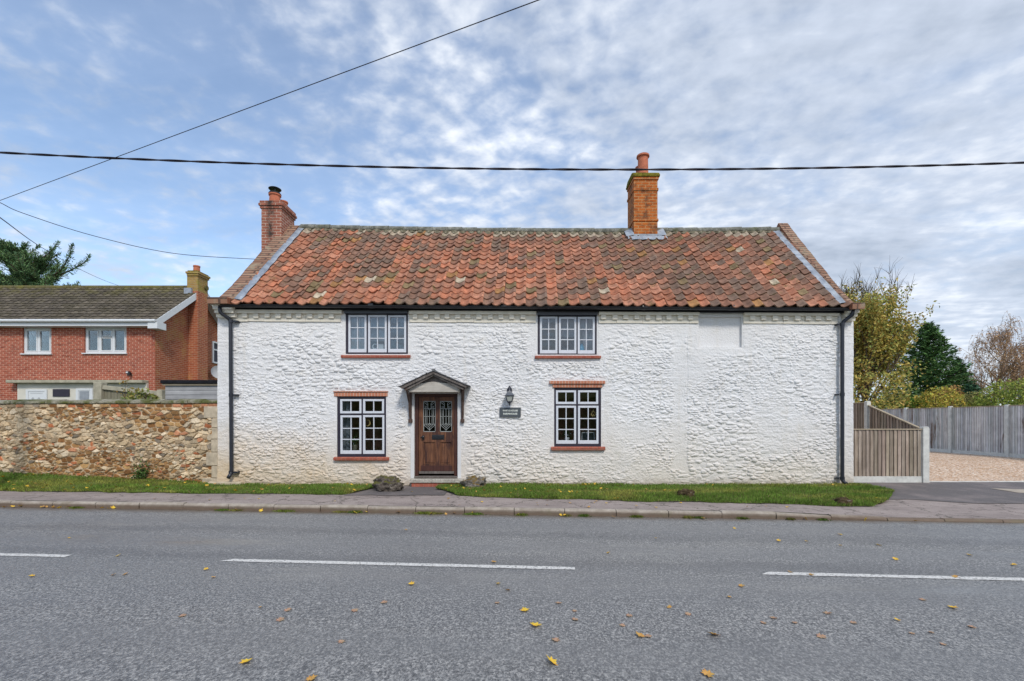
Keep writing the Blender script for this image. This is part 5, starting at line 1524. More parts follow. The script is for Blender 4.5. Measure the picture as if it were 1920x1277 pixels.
def brick_house():
    Y0 = 17.0; XG = WX(291, Y0); YRG = 19.2; YB = 21.4
    t = thing('brick_house', (-18, Y0, .3), 'red brick house with brown concrete tiled roof and white windows behind the stone wall', 'house')
    X = lambda p: WX(p, Y0); Z = lambda p: WZ(p, Y0)
    wins = [(42.5, 96, 614.5, 663), (158, 237, 613.5, 662)]
    lows = [(-330, -250, 614, 662)]
    holes = [(X(a), X(b), Z(d), Z(c)) for a, b, c, d in wins + lows]
    ze = Z(603) - .02
    V, F = holes_wall(-31, XG, .1, ze, Y0, holes, .25)
    mesh_obj('wall', V, F, MATS['brick_red'], t)
    zr = WZ(541, YRG)
    gv = [(XG, Y0 + .001, .1), (XG, YB, .1), (XG, YB, ze), (XG, YRG, zr - .08), (XG, Y0 + .001, ze)]
    mesh_obj('gable_wall', gv + [(-31, y, z) for _, y, z in gv], [(0, 1, 2, 3, 4), (9, 8, 7, 6, 5), (1, 6, 7, 2)], MATS['brick_red_weathered'], t)
    # tiled roof: overlapping courses
    r = np.random.default_rng(5)
    ye, zee = Y0 - .34, WZ(600.5, Y0 - .34)
    V = []; F = []; C = []
    nr = 13; xr = -12.98; xl = -31.3
    per = .30
    xs = np.arange(xl, xr, per / 8); nx = len(xs)
    wave = .013 * np.cos((xs / per) * 2 * np.pi) + .008 * np.cos((xs / per) * 4 * np.pi)
    for side in (1, -1):
        Yr = YRG; Ye = ye if side == 1 else 2 * YRG - ye
        for k in range(nr):
            ts = (k / nr, k / nr, (k + 1.12) / nr)
            ns = (.012, .042, .006)
            cc = np.array([.098, .083, .066])[None] * np.repeat(r.uniform(.75, 1.35, nx // 8 + 1), 8)[:nx, None]
            b = len(V)
            for tt, nn in zip(ts, ns):
                for i in range(nx):
                    n_ = nn + wave[i] + .02
                    V.append((xs[i], Ye + (Yr - Ye) * tt - side * n_ * .62, zee + (zr - zee) * tt + n_ * .78))
                C += cc.tolist()
            for q in range(2):
                for i in range(nx - 1):
                    a = b + q * nx + i; F.append((a, a + 1, a + nx + 1, a + nx))
    rf = mesh_obj('roof', V, F, MATS['concrete_tile'], t, cols=np.array(C))
    m = MB(); x = xl
    while x < xr - .1:
        m.tube([(x, YRG, zr + .02), (x + .44, YRG, zr + .02)], .105, 12, (.115, .10, .05)); x += .45
    m.build('ridge', MATS['concrete_tile'], rf, colattr=True)
    # white gutter, fascia and barge boards
    g = MB(); g.box(-31, XG + .32, ye + .03, Y0 + .02, zee - .20, zee - .03)
    g.tube([(-31, ye - .03, zee - .02), (XG + .30, ye - .03, zee - .02)], .055, 10)
    g.build('gutter', MATS['upvc_white'], t, bevel=.004)
    b = MB()
    for sd, yb in ((1, ye), (-1, 2 * YRG - ye)):
        a = Vector((xr - .02, yb, zee - .10)); c = Vector((xr - .02, YRG, zr - .10))
        b.bar(a, c, .03, .22); b.bar(a + Vector((-.17, 0, -.05)), c + Vector((-.17, 0, -.05)), .32, .02)
    b.box(XG + .0, xr + .0, ye - .02, Y0 + .08, zee - .30, zee - .05); b.box(XG, xr, 2 * YRG - Y0 - .08, 2 * YRG - ye + .02, zee - .30, zee - .05)
    b.build('barge_board', MATS['upvc_white'], t, bevel=.004)
    # external chimney breast and stack
    c = MB(); XA, XB_, YA, YB_ = XG + .003, XG + .40, 18.72, 19.34
    zc = WZ(517, YA)
    c.box(XA, XB_, YA, YB_, .1, zc)
    ch = c.build('chimney', MATS['brick_red_weathered'], t)
    c = MB(); c.box(XA - .04, XB_ + .002, YA - .002, YB_ + .002, WZ(545, YA), zc - .002)
    c.box(XA - .03, XB_ + .04, YA - .04, YB_ + .04, zc, zc + .08); c.box(XA - .06, XB_ + .07, YA - .07, YB_ + .07, zc + .082, zc + .16)
    c.build('chimney_stack', MATS['brick_lichen'], ch)
    MB().box(XA - .02, XB_ + .03, YA - .03, YB_ + .03, zc + .162, zc + .22).build('flaunching', MATS['cap_moss'], ch, bevel=.03)
    MB().lathe(((XA + XB_) / 2 + .02, YA + .2, zc + .2), [(.13, 0), (.115, .2), (.13, .22), (.13, .27), (.09, .27)], 14).build('pot', MATS['terracotta'], ch)
    MB().box(XA - .10, XB_ - .2, YA - .10, YA - .004, WZ(552, YA), WZ(541, YA)).build('flashing', MATS['lead_sheet'], ch)
    # upstairs windows
    def upvc(a, b, c_, d, lay):
        x0, x1, z1, z0 = X(a) + .003, X(b) - .003, Z(c_) - .003, Z(d) + .003
        y = Y0 + .05
        m = MB(); f = .075
        m.box(x0, x0 + f, y, y + .07, z0, z1); m.box(x1 - f, x1, y, y + .07, z0, z1); m.box(x0 + f, x1 - f, y, y + .07, z0, z0 + f); m.box(x0 + f, x1 - f, y, y + .07, z1 - f, z1)
        cells = []
        w = x1 - x0
        prev = x0 + f
        for i, fr in enumerate(lay + [None]):
            nx_ = x1 - f if fr is None else x0 + w * fr - .035
            cells.append((prev, nx_))
            if fr is not None: m.box(nx_, nx_ + .07, y + .002, y + .068, z0 + f, z1 - f); prev = nx_ + .07
        o = m.build('window', MATS['upvc_white'], t, bevel=.006)
        for k, (p, q) in enumerate(cells):
            s = MB(); g = .035; zt = z1 - f
            parts = [(z0 + f, zt)]
            if len(cells) == 3 and k == 1: parts = [(z0 + f, z0 + f + (zt - z0 - f) * .63), (z0 + f + (zt - z0 - f) * .67, zt)]
            for za, zb in parts:
                s.box(p, p + g, y - .012, y + .05, za, zb); s.box(q - g, q, y - .012, y + .05, za, zb); s.box(p + g, q - g, y - .012, y + .05, za, za + g); s.box(p + g, q - g, y - .012, y + .05, zb - g, zb)
                MB().box(p + .02, q - .02, y + .02, y + .026, za + .02, zb - .02).build('pane', MATS['upper_glass'], o)
            s.build('sash', MATS['upvc_white'], o, bevel=.004)
        MB().box(x0 - .05, x1 + .05, Y0 - .06, Y0 + .052, z0 - .045, z0 - .004).build('sill', MATS['upvc_white'], o, bevel=.004)
        V = [(x0, Y0 + .2, z0), (x1, Y0 + .2, z0), (x1, Y0 + .2, z1), (x0, Y0 + .2, z1), (x0 - .3, Y0 + 2, z0), (x1 + .3, Y0 + 2, z0), (x1 + .3, Y0 + 2, z1), (x0 - .3, Y0 + 2, z1)]
        mesh_obj('room_interior', V, [(4, 5, 6, 7), (0, 4, 7, 3), (1, 2, 6, 5), (0, 1, 5, 4), (3, 7, 6, 2)], MATS['room_plaster'], t)
    upvc(*wins[0], [.5]); upvc(*wins[1], [.335, .655]); upvc(*lows[0], [.5])
    # gable end window, satellite dish
    m = MB(); ya, yb, za, zb = 20.2, 20.95, WZ(681, 20.3), WZ(640, 20.3)
    for q in ((ya, ya + .07, za, zb), (yb - .07, yb, za, zb), (ya + .07, yb - .07, za, za + .07), (ya + .07, yb - .07, zb - .07, zb), (ya + .07, yb - .07, za + .58, za + .64)):
        m.box(XG + .002, XG + .06, q[0], q[1], q[2], q[3])
    o = m.build('window', MATS['upvc_white'], t, bevel=.004)
    MB().box(XG + .003, XG + .012, ya + .05, yb - .05, za + .05, zb - .05).build('pane', MATS['dark_frame_paint'], o)
    dsh = MB()
    dc = Vector((XG + .30, 20.15, WZ(699, 20.1)))
    Vd = []; Fd = []
    ax = Vector((.75, -.6, .25)).normalized(); e1 = ax.orthogonal().normalized(); e2 = ax.cross(e1)
    for ri in range(5):
        for k in range(20):
            tt = 2 * math.pi * k / 20; q = ri / 4
            Vd.append(dc + (e1 * math.cos(tt) + e2 * math.sin(tt)) * q * .30 + ax * (.10 * q * q))
    for ri in range(4):
        for k in range(20): Fd.append((ri*20 + k, ri*20 + (k+1) % 20, (ri+1)*20 + (k+1) % 20, (ri+1)*20 + k))
    dsh.add(Vd, Fd); dsh.tube([dc, Vector((XG, 20.15, dc.z - .1))], .02, 6); dsh.tube([dc - Vector((0, 0, .25)), dc + ax * .35], .012, 6)
    dsh.build('dish', MATS['dish_grey'], tag(thing('satellite_dish', (XG, 20.15, dc.z), 'grey satellite dish on the gable of the red brick house', 'satellite dish')), fixn=False)
    # small black security light
    sx, sz = X(243), Z(700)
    s = thing('security_light', (sx, Y0, sz), 'small black security light on the red brick wall above the garden fence', 'light')
    MB().box(sx - .07, sx + .05, Y0 - .10, Y0 - .002, sz - .02, sz + .07).box(sx + .051, sx + .13, Y0 - .16, Y0 - .05, sz - .09, sz + .02).build('lamp_body', MATS['iron_black'], s, bevel=.01)
    MB().box(sx - .05, sx + .03, Y0 - .108, Y0 - .101, sz + .0, sz + .05).build('lens', MATS['white_glaze'], s)
    # rendered lean-to with doors under a long trim
    p = MB(); p.box(X(38), X(279), Y0 - .10, Y0 - .003, .1, Z(718.5))
    po = p.build('porch_front', MATS['cream_panel'], t)
    MB().box(X(27), X(279), Y0 - .30, Y0 - .003, Z(719), Z(713.5)).build('porch_trim', MATS['weathered_trim'], po, bevel=.01)
    for a, b, c_ in ((56, 95, 730.5), (149, 180, 729)):
        d = MB(); d.box(X(a), X(a) + .09, Y0 - .15, Y0 - .102, .3, Z(c_)); d.box(X(b) - .09, X(b), Y0 - .15, Y0 - .102, .3, Z(c_)); d.box(X(a) + .09, X(b) - .09, Y0 - .15, Y0 - .102, Z(c_) - .08, Z(c_)); d.box(X(a) + .091, X(b) - .091, Y0 - .135, Y0 - .103, .3, Z(c_) - .081)
        do = d.build('door', MATS['upvc_white'], po, bevel=.004)
        if a == 56:
            w = MB()
            for q in (0.33, .62): w.prism([(X(a) + (X(b) - X(a)) * q + .05 * math.cos(k), Z(748) + .05 * math.sin(k)) for k in np.linspace(0, 6.28, 13)[:-1]], 'y', Y0 - .14, Y0 - .1352)
            w.box(X(a) + .16, X(b) - .16, Y0 - .142, Y0 - .1353, Z(737.5) - .008, Z(737.5) + .008)
            w.build('door_light', MATS['dish_grey'], do)
        else:
            MB().box(X(a) + .13, X(b) - .13, Y0 - .141, Y0 - .1352, 1.0, Z(734)).build('door_glazing', MATS['curtain_grey'], do)
    w = MB(); w.box(X(105), X(136), Y0 - .125, Y0 - .102, Z(744), Z(730)); w.build('dark_window', MATS['dark_frame_paint'], po)
brick_house()

def shed():
    Y = 13.3
    t = thing('garden_shed', (WX(360, Y), Y, .3), 'grey weathered timber shed with black felt roof between the brick house and cottage', 'shed')
    x0, x1, z1 = WX(310.5, Y), -8.1, WZ(720, Y)
    m = MB(); z = .3; k = 0
    while z < z1 - .01:
        h = min(.135, z1 - z)
        m.prism([(Y - .016, z + .002), (Y - .004, z + h), (Y + .02, z + h), (Y + .02, z + .002)], 'x', x0, x1); z += h
    m.box(x0, x0 + .02, Y + .021, Y + 1.6, .3, z1); m.box(x1 - .02, x1, Y + .021, Y + 1.6, .3, z1); m.box(x0, x1, Y + 1.601, Y + 1.62, .3, z1)
    m.build('boarding', MATS['shed_board'], t)
    r = MB(); r.prism([(x0 - .09, z1 + .003), (x1 + .1, z1 + .003), (x1 + .1, z1 + .11), (x0 - .09, z1 + .11)], 'y', Y - .10, Y + 1.75)
    r.build('felt_roof', MATS['felt_black'], t, bevel=.02)
    MB().box(x0 - .05, x1 + .05, Y - .06, Y - .02, z1 - .045, z1 + .001).build('eaves_board', MATS['fence_rail'], t)
shed()
def old_fence():
    Y = 14.4
    t = thing('garden_fence', (WX(240, Y), Y, .3), 'old greenish timber garden fence with thick posts seen over the stone wall', 'fence')
    for a, b, top in ((180, 195, 717.5), (298, 308, 731)):
        MB().box(WX(a, Y), WX(b, Y), Y - .10, Y + .12, .2, WZ(top, Y)).build('post', MATS['weathered_trim'], t, bevel=.012)
    xa, xb = WX(195.5, Y), WX(297.5, Y)
    za, zb = WZ(724, Y), WZ(735, Y)
    m = MB(); n = 16
    for i in range(n):
        a = xa + (xb - xa) * i / n; b = xa + (xb - xa) * (i + 1) / n - .006
        z = za + (zb - za) * min(1, (i + .5) / n * 1.0) - .07
        m.box(a, b, Y - .005 * (i % 2), Y + .02 + .001 * (i % 2), .25, z)
    m.build('board_panel', MATS['old_fence'], t)
    r = MB(); r.bar((xa, Y - .02, za - .04), (xb, Y - .02, zb - .04), .10, .13); r.build('top_rail', MATS['weathered_trim'], t, bevel=.008)
old_fence()

# ------------------------------------------------------------------ close-board fences and the drive
def boards(mb, A, B, zb, ta, tb, side, rng, bw=.115, dark=False):
    A = Vector(A); B = Vector(B); L_ = (B - A).length; d = (B - A) / L_; nv = Vector((d.y, -d.x, 0)) * side
    n = max(3, int(round(L_ / (bw - .012)))); st = L_ / n
    for i in range(n):
        g = rng.uniform(.72, 1.18); tn = (g * rng.uniform(.97, 1.05), g, g * rng.uniform(.94, 1.03))
        s0, s1 = i * st - .004, i * st + bw
        s1 = min(s1, L_)
        z0, z1 = ta + (tb - ta) * max(s0, 0) / L_, ta + (tb - ta) * s1 / L_
        o1 = .030 + rng.uniform(0, .004); o0 = .006
        V = []
        for s_, off, th in ((s0, o1, .016), (s1, o0, .007)):
            p = A + d * s_
            V.append((p + nv * off, p + nv * (off - th)))
        (a1, a0), (b1, b0) = V
        P = []
        for p, z in ((a1, z0), (b1, z1), (b0, z1), (a0, z0)): P.append((p.x, p.y, zb + rng.uniform(0, .006)))
        for p, z in ((a1, z0), (b1, z1), (b0, z1), (a0, z0)): P.append((p.x, p.y, z))
        mb.add(P, [(0, 3, 2, 1), (4, 5, 6, 7), (0, 1, 5, 4), (1, 2, 6, 5), (2, 3, 7, 6), (3, 0, 4, 7)], tn)
def rail(mb, A, B, za, zb, w, h):
    mb.bar((A[0], A[1], za), (B[0], B[1], zb), w, h)
def post(t, x, y, z0, z1, wx=.11, wy=.11):
    m = MB(); m.box(x - wx / 2, x + wx / 2, y - wy / 2, y + wy / 2, z0, z1 - .03)
    m.prism([(x - wx / 2, z1 - .0299), (x + wx / 2, z1 - .0299), (x + wx / 2 - .025, z1), (x - wx / 2 + .025, z1)], 'y', y - wy / 2 + .004, y + wy / 2 - .004)
    m.build('post', MATS['concrete_post'], t, bevel=.008)
rng = random.Random(21)
def side_fence():
    t = thing('boundary_fence', (9.6, 11.8, .08), 'low brown close board fence panel beside the cottage stepping up behind to full height', 'fence')
    Y = 11.80
    x0, x1 = 8.46, WX(1726.5, Y)
    zt = WZ(806, Y)
    m = MB(); boards(m, (x0, Y, 0), (x1, Y, 0), WZ(893, Y), zt, zt, 1, rng); m.build('panel', MATS['fence_board'], t, colattr=True)
    m = MB(); rail(m, (x0, Y - .012), (x1, Y - .012), zt + .014, zt + .014, .075, .028); m.build('cap_rail', MATS['fence_rail'], t, bevel=.004)
    MB().box(x0, x1, Y - .03, Y + .02, -.02, WZ(893, Y)).build('gravel_board', MATS['concrete_post'], t, bevel=.006)
    post(t, (WX(1727, Y) + WX(1740, Y)) / 2, Y + .01, -.05, WZ(800, Y), .165, .13)
    XF = 10.66
    m = MB(); boards(m, (XF, 11.9, 0), (XF, 13.56, 0), .25, WZ(805, 11.9), WZ(761, 13.56), -1, rng); m.build('sloped_panel', MATS['fence_board'], t, colattr=True)
    m = MB(); m.bar((XF - .02, 11.86, WZ(804, 11.9) + .012), (XF - .02, 13.56, WZ(761, 13.56) + .012), .075, .03); m.build('cap_rail', MATS['fence_rail'], t, bevel=.004)
    post(t, XF - .01, 13.63, .0, WZ(752, 13.63), .12, .12)
    m = MB(); boards(m, (XF, 13.70, 0), (XF, 15.6, 0), .4, WZ(756, 13.7), WZ(756, 13.7) + .02, -1, rng); m.build('panel', MATS['fence_board'], t, colattr=True)
    m = MB(); m.bar((XF - .02, 13.70, WZ(756, 13.7) + .014), (XF - .02, 15.6, WZ(756, 13.7) + .03), .075, .028); m.build('cap_rail', MATS['fence_rail'], t, bevel=.004)
    MB().box(XF - .03, XF + .02, 11.9, 15.6, 0, .24).build('gravel_board', MATS['concrete_post'], t, bevel=.006)
side_fence()
def drive_fence():
    XF = 18.03
    ys = [12.26, 14.40, 16.54, 18.68, 20.78, 22.9, 25.0]
    t = thing('drive_fence', (XF, 18, .35), 'tall grey weathered close board fence with concrete posts behind the gravel drive', 'fence')
    for i, y in enumerate(ys): post(t, XF - .02, y, .2, 2.30 + .012 * math.sin(i * 2.2), .12, .13)
    for a, b in zip(ys[:-1], ys[1:]):
        z = 2.25 + rng.uniform(-.012, .012)
        m = MB(); boards(m, (XF, a + .06, 0), (XF, b - .06, 0), .52, z, z, -1, rng, .10); m.build('panel', MATS['fence_board_grey'], t, colattr=True)
        m = MB(); m.bar((XF - .015, a + .06, z + .014), (XF - .015, b - .06, z + .014), .07, .026); m.build('cap_rail', MATS['fence_rail'], t, bevel=.004)
        MB().box(XF - .025, XF + .02, a + .06, b - .06, .2, .52).build('gravel_board', MATS['concrete_post'], t, bevel=.006)
drive_fence()

# ------------------------------------------------------------------ stones, drain, weeds
def rock(name, px0, px1, py0, py1, mat, label, seed, flat=1.0, gz=.1):
    Y = S * (EYE - gz) / (py1 - HY); x = WX((px0 + px1) / 2, Y); w = (px1 - px0) * Y / S; h = (py1 - py0) * Y / S
    nu, nv = 64, 40
    th = np.linspace(0, 2 * np.pi, nu, endpoint=False); ph = np.linspace(-np.pi / 2, np.pi / 2, nv)
    T, P = np.meshgrid(th, ph)
    dx, dy, dz = np.cos(P) * np.cos(T), np.cos(P) * np.sin(T), np.sin(P)
    p = .85
    sx, sy, sz = [np.sign(q) * np.abs(q)**p for q in (dx, dy, dz)]
    n = (fbm(dx * 1.6 + 7 + seed, dz * 1.6 + dy * 1.1, seed, 4) + fbm(dy * 1.7 + seed, dz * 1.4 - dx, seed + 3, 4)) - 1
    n2 = fbm(dx * 5 + dy * 2, dz * 5 + dy * 3, seed + 9, 4) - .5
    k = .95 + .70 * n + .46 * n2
    V = np.stack([sx * k * w * .47, sy * k * w * .38, sz * k * h * .52 + h * .44], -1).reshape(-1, 3)
    i = np.arange(nv - 1)[:, None] * nu; j = np.arange(nu)[None]; j2 = (j + 1) % nu
    F = np.stack([i + j, i + j2, i + nu + j2, i + nu + j], -1).reshape(-1, 4)
    Yc = Y + w * .25
    o = mesh_obj(name, V, F, MATS[mat], None, smooth=True, local=True)
    zb = float(pav_z(np.array(x), np.array(Yc))) - .02
    for v in o.data.vertices: v.co.z -= .015
    o.location = (x, Yc, zb)
    return tag(o, label, 'rock', 'stones set along the verge')
rock('boulder', 700, 751, 891, 921, 'rock_flint', 'grey craggy boulder with a mossy side, left of the front door', 3)
rock('boulder', 864, 914, 889, 918, 'rock_mossy', 'pale boulder with orange and green moss on top, right of the doorstep', 8)
rock('boulder', 1274, 1306, 914, 936, 'rock_clod', 'small dark earthy stone in the middle of the right verge', 14)
rock('boulder', 1572, 1601, 925, 944, 'rock_clod', 'small brown stone on the yellowed grass at the right end of the verge', 19)
dx_ = fX(1573.5)
m = MB(); m.box(dx_ - .15, dx_ + .22, D - .30, D - .03, .05, .115)
m.box(dx_ - .15, dx_ + .10, D - .30, D - .27, .116, .125)
tag(m.build('drain_surround', MATS['felt_black'], None, loc=(dx_, D - .2, .06), bevel=.01), 'dark drain surround on the ground under the right downpipe', 'drain')

def weed(x, y, z, w, h, n, col, seed):
    r = np.random.default_rng(seed)
    X = r.normal(0, w * .35, n); Y = r.normal(0, .025, n)
    hh = h * r.uniform(.4, 1, n) * np.exp(-(X / w)**2)
    cols = np.array(col)[None] * r.uniform(.6, 1.5, (n, 1))
    return X, Y, np.zeros(n), hh, r.uniform(.008, .016, n), cols
protos = []
for k in range(3):
    X, Y, Z, hh, wd, cols = weed(0, 0, 0, .22, .075, 190, [(.16, .20, .035), (.20, .19, .05), (.11, .17, .03)][k], 40 + k)
    o = blades('weed_tuft', X, Y, Z, hh, wd, cols, seed=50 + k)
    protos.append(o)
wd_ = [(147, 1.0), (445, .7), (420, 1.0), (535, 1.1), (640, .7), (668, .7), (798, 1.2), (815, 1.0), (890, .9), (978, .6), (1062, .8), (1095, .9), (1192, .8), (1290, .6), (1310, .7), (1390, .5), (1480, .6), (1540, .5)]
for i, (px, sc) in enumerate(wd_):
    o = protos[i] if i < 3 else protos[i % 3].copy()
    if i >= 3: COL.objects.link(o)
    X = 0.0
    for _ in range(6): X = (px - CX) * Yk(X) / S
    o.location = (X, Yk(X) - .035, -.005); o.scale = (sc * rng.uniform(.8, 1.5), 1.3, (.45 + .2 * sc) * rng.uniform(.6, 1.1)); o.rotation_euler = (0, 0, -.075)
    tag(o, 'low green weed tuft growing in the gutter along the kerb', 'weed', 'weed tufts along the kerb')
# a nettle-like plant at the foot of the stone wall
def leaf_cards(C, size, cols, seed, aspect=.6, axis=None):
    r = np.random.default_rng(seed); n = len(C)
    a = r.normal(0, 1, (n, 3)) if axis is None else axis + r.normal(0, .35, (n, 3))
    a /= np.linalg.norm(a, axis=1, keepdims=True)
    b = r.normal(0, 1, (n, 3)); b -= a * (a * b).sum(1, keepdims=True); b /= np.linalg.norm(b, axis=1, keepdims=True)
    c = np.cross(a, b)
    s = np.asarray(size).reshape(-1, 1) if np.ndim(size) else size
    A = a * s; B = b * s * aspect; K = c * s * .18
    V = np.stack([C - A, C + B * .9 - A * .1 + K, C + A, C - B * .9 - A * .1 + K], 1).reshape(-1, 3)
    F = (np.arange(n) * 4)[:, None] + np.array([0, 1, 2, 3])
    return V, F, np.repeat(cols, 4, 0)
def foliage(name, C, size, cols, mat, parent, seed, aspect=.6, axis=None, local=False):
    V, F, K = leaf_cards(C, size, cols, seed, aspect, axis)
    return mesh_obj(name, V, F, MATS[mat], parent, cols=K, uv=False, local=local)
def mix_cols(r, n, pal, lo=.6, hi=1.45):
    return np.array(pal)[r.integers(0, len(pal), n)] * r.uniform(lo, hi, (n, 1))
r = np.random.default_rng(77)
wxp = WX(266, 11.35); wyp = float(wall_y(wxp)) - .12
t = thing('wall_plant', (wxp, wyp, .3), 'leafy green weed growing at the foot of the stone wall', 'plant')
C = np.stack([wxp + r.normal(0, .10, 220), wyp + r.normal(0, .05, 220), .28 + np.abs(r.normal(0, .17, 220))], -1)
foliage('leaves', C, .035, mix_cols(r, 220, [(.07, .13, .03), (.09, .16, .04)]), 'foliage', t, 3)
MB().tube([(wxp, wyp, .2), (wxp + .03, wyp, .62)], .008, 5).build('stem', MATS['bark'], t)

# ------------------------------------------------------------------ trees and shrubs
def branch(mb, tips, p, d, L_, r0, depth, rng, spread, up, nseg=5, kids=(3, 5), n=5, droop=0.0):
    pts = [p.copy()]; rad = [r0]
    q = p.copy(); dd = d.copy()
    for i in range(nseg):
        dd = (dd + Vector((rng.gauss(0, .13), rng.gauss(0, .13), rng.gauss(0, .08) + up * .12 - droop * .3 * (i / nseg)))).normalized()
        q = q + dd * (L_ / nseg); pts.append(q.copy()); rad.append(r0 * (1 - .72 * (i + 1) / nseg))
    mb.tube(pts, rad, n if depth > 0 else 4, cap=False)
    if depth == 0:
        tips.append((pts, dd)); return
    for k in range(rng.randint(*kids)):
        f = rng.uniform(.25, 1.0); i = min(nseg - 1, int(f * nseg)); base = pts[i].lerp(pts[i + 1], f * nseg - i)
        ax = Vector((rng.gauss(0, 1), rng.gauss(0, 1), rng.gauss(0, .5) + up * .35)); nd = (dd * (1 - spread) + ax.normalized() * spread).normalized()
        branch(mb, tips, base, nd, L_ * rng.uniform(.5, .72), max(.006, rad[i] * .58), depth - 1, rng, spread, up, max(3, nseg - 1), kids, n, droop)

def tall_tree():
    Y = 24.5; px = 1622; X = WX(px, Y)
    t = thing('tree', (X, Y, .3), 'tall yellowing broadleaf tree with bare twigs on top behind the cottage right end', 'tree')
    rg = random.Random(12); mb = MB(); tips = []
    base = Vector((X, Y, .2))
    mb.tube([base, base + Vector((.05, 0, 1.2)), base + Vector((.0, .1, 2.4))], [.20, .16, .13], 8, cap=False)
    for k in range(17):
        z = rg.uniform(1.2, 3.6); a = rg.uniform(0, 6.28)
        d = Vector((math.cos(a) * .55, math.sin(a) * .55, 1.0)).normalized()
        branch(mb, tips, base + Vector((0, 0, z)), d, rg.uniform(2.6, 3.7), .075, 2, rg, .42, 1.0, kids=(4, 6))
    top = WZ(514, Y)
    zmax = max(p[-1].z for p, _ in tips); sc = (top - .2) / (zmax - .2)
    def warp(v):
        return Vector((X + (v.x - X) * 1.0, Y + (v.y - Y) * 1.0, .2 + (v.z - .2) * sc))
    mb.V = [tuple(warp(Vector(v))) for v in mb.V]
    mb.build('trunk', MATS['bark'], t, fixn=False)
    tw = MB()                                      # bare twigs of the very top
    for pts, d in tips:
        q = warp(pts[-1])
        if q.z > WZ(566, Y):
            for k in range(5):
                e = Vector((rg.gauss(0, .22), rg.gauss(0, .22), rg.uniform(.25, .7)))
                tw.tube([q - Vector((0, 0, .2)), q + e * .5 + Vector((rg.gauss(0, .03), 0, 0)), q + e], [.009, .006, .003], 3, cap=False)
    tw.build('twigs', MATS['bark'], t, fixn=False)
    r = np.random.default_rng(4); C = []
    for pts, _ in tips:
        for k in range(72):
            i = rg.randrange(len(pts) - 1); q = warp(pts[i].lerp(pts[i+1], rg.random()))
            C.append((q.x + rg.gauss(0, .13), q.y + rg.gauss(0, .13), q.z + rg.gauss(0, .12) - .05))
    # low skirt of foliage
    for k in range(5200):
        a = rg.uniform(0, 6.28); q = rg.random()**.5 * 1.9
        C.append((X + q * math.cos(a), Y + q * math.sin(a), rg.uniform(1.0, 4.2)))
    for k in range(700):
        C.append((X + 1.7 + rg.gauss(0, .6), Y + rg.gauss(0, .5), rg.uniform(1.2, 5.0)))
    C = np.array(C)
    lim = WZ(531, Y)
    cl = fbm(C[:, 0] * 1.1, C[:, 2] * 1.1 + C[:, 1], 8, 3)
    keep = (r.random(len(C)) < np.clip((lim + .3 - C[:, 2]) / 1.4, 0, 1)) & (cl > .26 + .12 * r.random(len(C)))
    C = C[keep]
    cols = mix_cols(r, len(C), [(.52, .44, .11), (.45, .41, .11), (.33, .35, .10), (.58, .44, .12), (.26, .31, .09), (.52, .35, .10)])
    foliage('crown', C, r.uniform(.05, .095, len(C)), cols, 'foliage', t, 5)
tall_tree()

def conifer(px, Y, ytop, rad, label, cols, seed, zb=.3, nb=120, dens=70, tilt_=0, name='conifer', size=.11):
    X = WX(px, Y); top = WZ(ytop, Y)
    t = thing(name, (X, Y, zb), label, 'tree')
    rg = random.Random(seed); mb = MB(); r = np.random.default_rng(seed)
    mb.tube([(X, Y, zb), (X, Y, top * .6), (X + .04, Y, top)], [.17 * rad / 2.2, .09, .015], 7, cap=False)
    C = []; A = []
    for k in range(nb):
        f = k / nb; z = zb + .25 + (top - zb - .3) * f**.92; R_ = rad * (1 - f)**.72 * rg.uniform(.72, 1.12) + .12
        a = k * 2.39996 + rg.uniform(-.3, .3)
        d = Vector((math.cos(a), math.sin(a), 0)); pts = []
        for i in range(6):
            q = i / 5
            pts.append(Vector((X, Y, z)) + d * R_ * q + Vector((0, 0, R_ * (-.20 * q + .16 * q * q + .24 * f * q))))
        mb.tube(pts, [.03 * (1 - .8 * i / 5) for i in range(6)], 4, cap=False)
        n = int(dens * (R_ / rad) + 8)
        for j in range(n):
            q = rg.random()**.7; i = min(4, int(q * 5)); p = pts[i].lerp(pts[i+1], q * 5 - i)
            w = .30 * R_ * (1 - q * .6)
            sd = Vector((-d.y, d.x, 0)) * rg.gauss(0, .45) * w
            C.append(tuple(p + sd + Vector((0, 0, rg.gauss(-.05, .07))))); ax = d * .8 + sd.normalized() * .6 + Vector((0, 0, .15)); A.append(tuple(ax))
    mb.build('trunk', MATS['bark'], t, fixn=False)
    C = np.array(C); A = np.array(A)
    foliage('crown', C, r.uniform(.6, 1.5, len(C)) * size, mix_cols(r, len(C), cols), 'needles', t, seed, .30, A)
conifer(1740, 28, 604, 3.1, 'dark green conical conifer behind the drive fence', [(.075, .155, .05), (.10, .20, .06), (.13, .23, .07), (.05, .11, .042)], 31, nb=240, dens=150)
conifer(1796, 27.5, 668, 1.1, 'slim dark green conifer leaning out beside the larger conical one', [(.045, .10, .05), (.07, .14, .07)], 33, nb=80, dens=60, name='conifer')
conifer(1824, 24, 716, 1.0, 'low feathery green conifer just above the drive fence', [(.06, .14, .085), (.085, .18, .10)], 34, nb=60, dens=60)
conifer(1903, 46, 688, 1.3, 'small far dark conifer beside the distant brick house', [(.025, .05, .035), (.035, .065, .04)], 35, nb=60, dens=50, size=.16)

